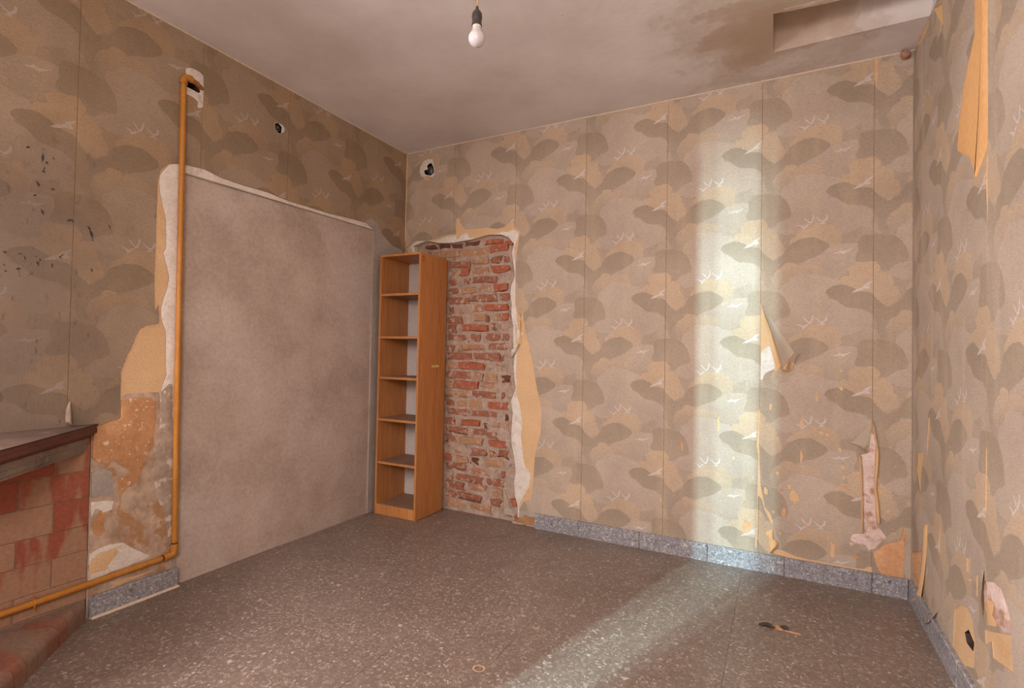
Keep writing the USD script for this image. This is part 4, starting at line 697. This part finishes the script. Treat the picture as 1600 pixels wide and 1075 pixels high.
for a, b, c, d in ((WY0, WY0+.05, WZ0, WZ1), (WY1-.05, WY1, WZ0, WZ1), (WY0+.05, WY1-.05, WZ0, WZ0+.05), (WY0+.05, WY1-.05, WZ1-.05, WZ1)): obj('frame', cham_box(-.06, -.01, a, b, c, d, .004), 'wood_paint', w1)
obj('pane', bx(-.04, -.036, WY0+.05, WY1-.05, WZ0+.05, WZ1-.05), 'pane', w1)
obj('sill', cham_box(-.08, .03, WY0-.04, WY1+.04, WZ0-.03, WZ0, .004), 'wood_paint', w1)
w2 = thing('added_window_2', kind='structure')  # added frame and opaque pane behind the fill lamp, no opening in the wall
for a, b, c, d in ((2.22, 2.26, 1.1, 2.4), (3.06, 3.10, 1.1, 2.4), (2.26, 3.06, 1.1, 1.14), (2.26, 3.06, 2.36, 2.4)): obj('frame', cham_box(a, b, YF+.0, YF+.02, c, d, .004), 'wood_paint', w2)
obj('frosted_pane', bx(2.26, 3.06, YF+.0, YF+.008, 1.14, 2.36), 'white_board', w2)

# ================================================================ ceiling with its sunk panel by the right wall
ce = thing('ceiling', kind='structure')
RX0, RY0, RY1 = RECESS[0][0], RECESS[1][1], RECESS[0][1]
rec = clean([(RX0, RY1), (RX0+.003, RY0), (W, RY0+.045), (W, RY1-.012)])
rec_r = Polygon([(RX0, RY1), (RX0+.003, RY0), (W, RY0+.045), (W, RY1-.012)])
obj('plaster', sheet('ceiling', box(-.02, YF-.02, W+.02, .02).difference(rec_r), 0.0), 'ceiling_plaster', ce)
P8 = [(RX0, RY1, H), (RX0+.003, RY0, H), (W, RY0+.045, H), (W, RY1-.012, H), (RX0+.003, RY0, H+.27), (W, RY0+.045, H+.27)]
obj('sunk_panel', trimesh.Trimesh(P8, [(0, 4, 5), (0, 5, 3), (0, 1, 4), (1, 2, 5), (1, 5, 4), (2, 3, 5)], process=False), 'ceiling_plaster', ce)
obj('chipped_lip', relief('ceiling', rough(clean([(RX0+.05, RY0-.012), (W-.2, RY0+.02), (W-.2, RY0+.034), (RX0+.05, RY0-.001)]), .008, .01, 71), .0015, amp=.003, step=.02, edge=0, seed=7), 'ceiling_plaster', ce, smooth=50)
obj('slab_above', cat([bx(-.3, W+.3, YF-.3, RY0-.03, H+.06, H+.5), bx(-.3, RX0-.03, RY0-.03, .3, H+.06, H+.5), bx(RX0-.03, W+.3, RY1+.03, .3, H+.06, H+.5), bx(RX0-.03, W+.3, RY0-.03, RY1+.03, H+.32, H+.5)]), 'mortar', ce)

# ================================================================ floor of terrazzo tiles
fl = thing('floor', kind='structure')
obj('bed', bx(-.3, W+.3, YF-.3, .3, -.12, -.003), 'floor_grout', fl)
for i in range(-2, 8):
    for j in range(-7, 6):
        x0, y0 = .108+.4*i, -1.866+.4*j; a, b, c, d = max(x0, -.02), min(x0+.4, W+.02), max(y0, YF-.02), min(y0+.4, .05)
        if b-a < .02 or d-c < .02: continue
        t = random.uniform(-.0004, .0004)
        obj('floor_tile', cham_box(a+.0003, b-.0003, c+.0003, d-.0003, -.02, t, .0004), 'floor_terrazzo', fl)
a = np.linspace(0, 2*np.pi, 33); rr = F_RING[0]
ring = Polygon([(rr[0]+.024*math.cos(t), rr[1]+.022*math.sin(t)) for t in a[:-1]], [[(rr[0]+.018*math.cos(t), rr[1]+.0165*math.sin(t)) for t in a[:-1]]])
obj('rust_ring', sheet('floor', rough(ring, 0.0, .004, 1).difference(Polygon([(rr[0]+.018*math.cos(t), rr[1]+.0165*math.sin(t)) for t in a[:-1]])), .0012), 'rust_plaster', fl)
sd = F_DEBRIS
obj('rust_stain', sheet('floor', rough(unary_union([clean([sd[1], sd[2], sd[8], sd[5], sd[9], sd[6], sd[3]]).buffer(.012)]), .006, .006, 3), .0011), 'rust_plaster', fl)

# ---- skirtings
def skirting(name, wall, u0, u1, h, t, step=.4, first=None):
    b = thing(name, kind='structure'); e = [u0]; u = first if first is not None else u0+step
    while u < u1-.03: e.append(u); u += step
    e.append(u1)
    for p, q in zip(e[:-1], e[1:]):
        c = at(wall, [(p+.0006, 0), (q-.0006, h)], [0, t]); lo_, hi_ = c.min(0), c.max(0)
        obj('skirting_tile', cham_box(lo_[0], hi_[0], lo_[1], hi_[1], -.004, h, .003), 'skirting_terrazzo', b)
    return b
skirting('baseboard_back', 'back', 1.2, W-.021, .10, .02, first=1.52)
bl = skirting('baseboard_left', 'left', -2.085, -1.712, .095, .02)
obj('mortar_bead', tube([(.022, -2.08, .0), (.024, -1.9, .001), (.022, -1.712, .0)], .009), 'ridge_cream', bl, smooth=True)
skirting('baseboard_right', 'right', 0.0, -YF, .10, .02)
tr = thing('trim_1', kind='structure')
obj('bead', tube([(.004, -.004, 2.08), (.004, -.004, H-.01)], .005, 8), 'orange_backing', tr, smooth=True)
for a, b in (((.004, YF, H-.003), (.004, 0, H-.003)), ((0, -.004, H-.003), (W, -.004, H-.003))): obj('bead', tube([a, b], .0045, 8), 'ridge_cream', tr, smooth=True)

# ================================================================ things
# bookcase
bc = thing('bookcase', 'tall narrow open oak-laminate bookcase standing in the corner against the bricks', 'bookcase', (.232, -.168, .002), math.radians(.8))
w2_, d2_, hh = .186, .166, 1.909; t = .016
def bcb(x0, x1, y0, y1, z0, z1): return cham_box(x0, x1, y0, y1, z0, z1, .0012)
for s in (-1, 1):
    p = obj('side_panel', bcb(s*w2_-(t if s > 0 else 0), s*w2_+(0 if s > 0 else t), -d2_, d2_, 0, hh), 'oak_laminate', bc)
    obj('edge_band', bcb(s*w2_-(t if s > 0 else 0), s*w2_+(0 if s > 0 else t), -d2_-.0012, -d2_, 0, hh), 'oak_laminate_edge', p)
    if s > 0:
        obj('yellow_strip', bx(w2_, w2_+.0012, -.03+.02, .06+.02, 1.083, 1.101), 'label_yellow', p, label='strip of yellow tape')
        ring = Polygon([(.015*math.cos(q), .021*math.sin(q)) for q in np.linspace(0, 6.28, 28)], [[(.009*math.cos(q), .013*math.sin(q)) for q in np.linspace(0, 6.28, 28)]]); v, f = tri(ring)
        obj('red_sticker', trimesh.Trimesh(np.c_[np.full(len(v), w2_+.0008), v[:, 0]-.137, v[:, 1]+1.866], f, process=False), 'sticker_red', p, label='red ring-shaped sticker')
obj('top_panel', bcb(-w2_+t, w2_-t, -d2_+.001, d2_, hh-t, hh), 'oak_laminate', bc)
for zz in (1.612, 1.298, 1.0, .693, .378):
    p = obj('shelf', bcb(-w2_+t, w2_-t, -d2_+.004, d2_-.01, zz-.009, zz+.008), 'shelf_dust', bc)
    obj('edge_band', bcb(-w2_+t, w2_-t, -d2_+.0025, -d2_+.004, zz-.009, zz+.008), 'oak_laminate_edge', p)
obj('bottom_panel', bcb(-w2_+t, w2_-t, -d2_+.016, d2_-.01, .058, .074), 'shelf_dust', bc)
obj('plinth', bcb(-w2_+t, w2_-t, -d2_+.002, -d2_+.0155, .0, .074), 'oak_laminate', bc)
obj('back_panel', bx(-w2_+t, w2_-t, d2_-.009, d2_-.005, .075, hh-t), 'white_board', bc, label='white hardboard back')
# pendant bulb
bz = 2.352; bp = (1.690, -1.67)
pd = thing('pendant_bulb', 'bare white opal light bulb hanging from the ceiling on a cord', 'light bulb', (bp[0], bp[1], bz))
r = .0302; prof = [(.0005, -r)]+[(r*math.sin(q), -r*math.cos(q)) for q in np.linspace(.15, 2.25, 18)]+[(.0195, .026), (.0165, .034), (.0150, .042)]
obj('bulb', lathe(prof), 'bulb_opal', pd, smooth=True)
obj('collar', lathe([(.0152, .040), (.0160, .042), (.0158, .054), (.0145, .056)]), 'bulb_collar', pd, smooth=40)
obj('socket', lathe([(.0146, .046), (.0185, .046), (.0190, .050), (.0172, .062), (.0165, .066), (.0185, .070), (.0192, .080), (.0180, .092), (.0130, .101), (.0075, .104), (.0060, .112), (.0038, .120), (.0005, .121)]), 'bakelite', pd, smooth=40)
cz = np.linspace(.118, H-bz-.002, 14); obj('cord', tube([(.0015*math.sin(z*9), .001*math.cos(z*7), z) for z in cz], .0028, 8), 'cord_yellow', pd, smooth=True)
obj('ceiling_rose', lathe([(.0005, H-bz-.02), (.02, H-bz-.018), (.034, H-bz-.006), (.036, H-bz-.0005), (.0005, H-bz-.0005)]), 'white_board', pd, smooth=40)
# gas pipe
gp = thing('gas_pipe', 'ochre-painted gas pipe running down the left wall and along its foot', 'pipe', (0, 0, 0))
PY, PX, pr = -1.768, .022, .0135
obj('upright', tube([(PX, PY+.006, 2.535), (PX, PY+.013, 1.8), (PX, PY+.020, 1.1), (PX, PY+.030, .20)], pr), 'pipe_paint', gp, smooth=40)
obj('elbow', tube([(PX, PY+.006, 2.52), (PX, PY+.007, 2.540), (PX, PY+.014, 2.556), (PX, PY+.030, 2.560), (PX-.002, PY+.045, 2.561)], pr*1.28), 'pipe_paint', gp, smooth=40)
ey, ez = PY+.030, .17
obj('elbow', tube([(PX, ey, ez+.05), (PX, ey, ez+.018), (PX, ey-.004, ez+.004), (PX, ey-.018, ez-.002), (PX, ey-.05, ez-.003)], pr*1.3), 'pipe_paint', gp, smooth=40)
obj('lower_run', tube([(PX, ey-.04, ez-.003), (PX, -2.1, .158), (PX, -2.5, .150), (PX, -3.4, .140)], pr), 'pipe_paint', gp, smooth=40)
obj('joint_ring', tube([(PX, ey, ez+.052), (PX, ey, ez+.058)], pr*1.12), 'bakelite', gp); obj('joint_ring', tube([(PX, ey-.052, ez-.003), (PX, ey-.058, ez-.003)], pr*1.12), 'bakelite', gp)
for y in (-2.28, -2.9): obj('clip', tube([(.005, y, .13), (.03, y, .136), (.037, y, .154), (.03, y, .170), (.005, y, .176)], .003, 8), 'pipe_paint', gp)
# ledge over the walled-up hearth, cut off at an angle at its end
ml = thing('mantel_ledge', 'dark stone ledge over the walled-up hearth, its end cut off at an angle', 'mantel', (0, 0, .77))
def slab(inset, z0, z1, c=.004):
    k = inset*.7; g = Polygon([(0, -2.066-inset*1.0), (.44-k, -2.532-inset*.4), (.44-k, -3.7), (0, -3.7)])
    m = trimesh.creation.extrude_polygon(g, z1-z0, engine='earcut'); m.apply_translation([.0008, 0, z0]); return m
obj('ledge_top', slab(.0, .0795, .083), 'slab_top', ml)
obj('nosing', cat([slab(.002, .062, .0795), slab(.0, .045, .062), slab(.012, .036, .045), slab(.030, .026, .036)]), 'slab_red', ml, label='dark red nosing')
obj('moulding', cat([slab(.034, .004, .026), slab(.042, -.022, .004), slab(.050, -.036, -.022)]), 'slab_grey', ml, label='grey concrete moulding under the nosing')
for y, x, l in ((-2.45, .1, .08), (-2.52, .14, .1)): obj('paint_smear', cham_box(x, x+.03, y-l, y, .0831, .0845, .0006), 'white_board', ml, label='dried white paint smear')
# hearth of bullnosed bricks
he = thing('hearth', 'raised hearth edged with rounded red clay bricks beside the floor', 'hearth', (0, 0, 0))
n_ = np.array([.7071, -.7071]); o_ = np.array([.012, -2.098]); w_ = np.array([-.7071, -.7071])
def bull(i, L, bw=.071):
    pr_ = [(0, 0), (0, .050)]+[(.035-.035*math.cos(q), .050+.035*math.sin(q)) for q in np.linspace(.2, math.pi/2, 6)]+[(L, .083), (L, 0)]
    m = trimesh.creation.extrude_polygon(Polygon(pr_), bw-.005, engine='earcut')
    v = m.vertices; a, h, s = v[:, 0], v[:, 1], v[:, 2]
    p = o_+np.outer(a, w_)+np.outer(s+i*bw+.0025, n_); m.vertices = np.c_[p, h+.0005]; m.fix_normals(); return m
for i in range(14):
    L = min(.24, max(.035, (i*.071+.0)*.98)) if i < 4 else .24
    obj('hearth_brick', bull(i, L), ('clay_bullnose', 'clay_bullnose_red', 'clay_bullnose_red', 'clay_bullnose')[i % 4], he, smooth=30)
poly = Polygon([(.002, -2.13), (.985, -3.1), (.7, -3.7), (.002, -3.7)])
m = trimesh.creation.extrude_polygon(poly.buffer(-.002), .0795, engine='earcut'); obj('hearth_bed', m, 'hearth_floor', he)
# knob on the back wall under the ceiling
kx, kz = KNOB[0]
kn = thing('wall_hook', 'small brown knob on a bent wire, high in the right corner', 'hook', (kx, 0, kz))
obj('knob', (lambda m: (m.apply_transform(trimesh.transformations.rotation_matrix(-math.pi/2, [1, 0, 0])), m)[1])(lathe([(.0005, -.040), (.016, -.037), (.022, -.026), (.020, -.014), (.011, -.008), (.011, .0)][::-1])), 'knob_brown', kn, smooth=40)
obj('wire', tube([(.062, -.006, .040), (.020, -.018, .034), (-.014, -.024, .032), (-.020, -.032, .012), (-.006, -.034, .0)], .0042, 8), 'knob_brown', kn, smooth=True)
# scraps on the floor
sc = thing('floor_scrap', 'two dark curled scraps lying in a rusty mark on the terrazzo', 'scrap', (sd[1][0], sd[1][1], 0))
def curl(p, q, w):
    p, q = np.array(p)-np.array(sd[1]), np.array(q)-np.array(sd[1]); d = (q-p)/np.linalg.norm(q-p); n = np.array([-d[1], d[0]]); V = []; F = []
    for i in range(9):
        s = i/8; ww = w*math.sin(math.pi*(.12+.8*s)); c = p+(q-p)*s
        for j in range(7):
            t = j/6*2-1; V.append((*(c+n*ww*t), .0016+.010*(t*t)*math.sin(math.pi*s)+.0005))
    for i in range(8):
        for j in range(6): a = i*7+j; F += [(a, a+7, a+8), (a, a+8, a+1)]
    return trimesh.Trimesh(V, F, process=False)
obj('curled_scrap', curl(sd[0], sd[2], .018), 'hole_dark', sc, smooth=True); obj('curled_scrap', curl(sd[4], sd[5], .011), 'hole_dark', sc, smooth=True)
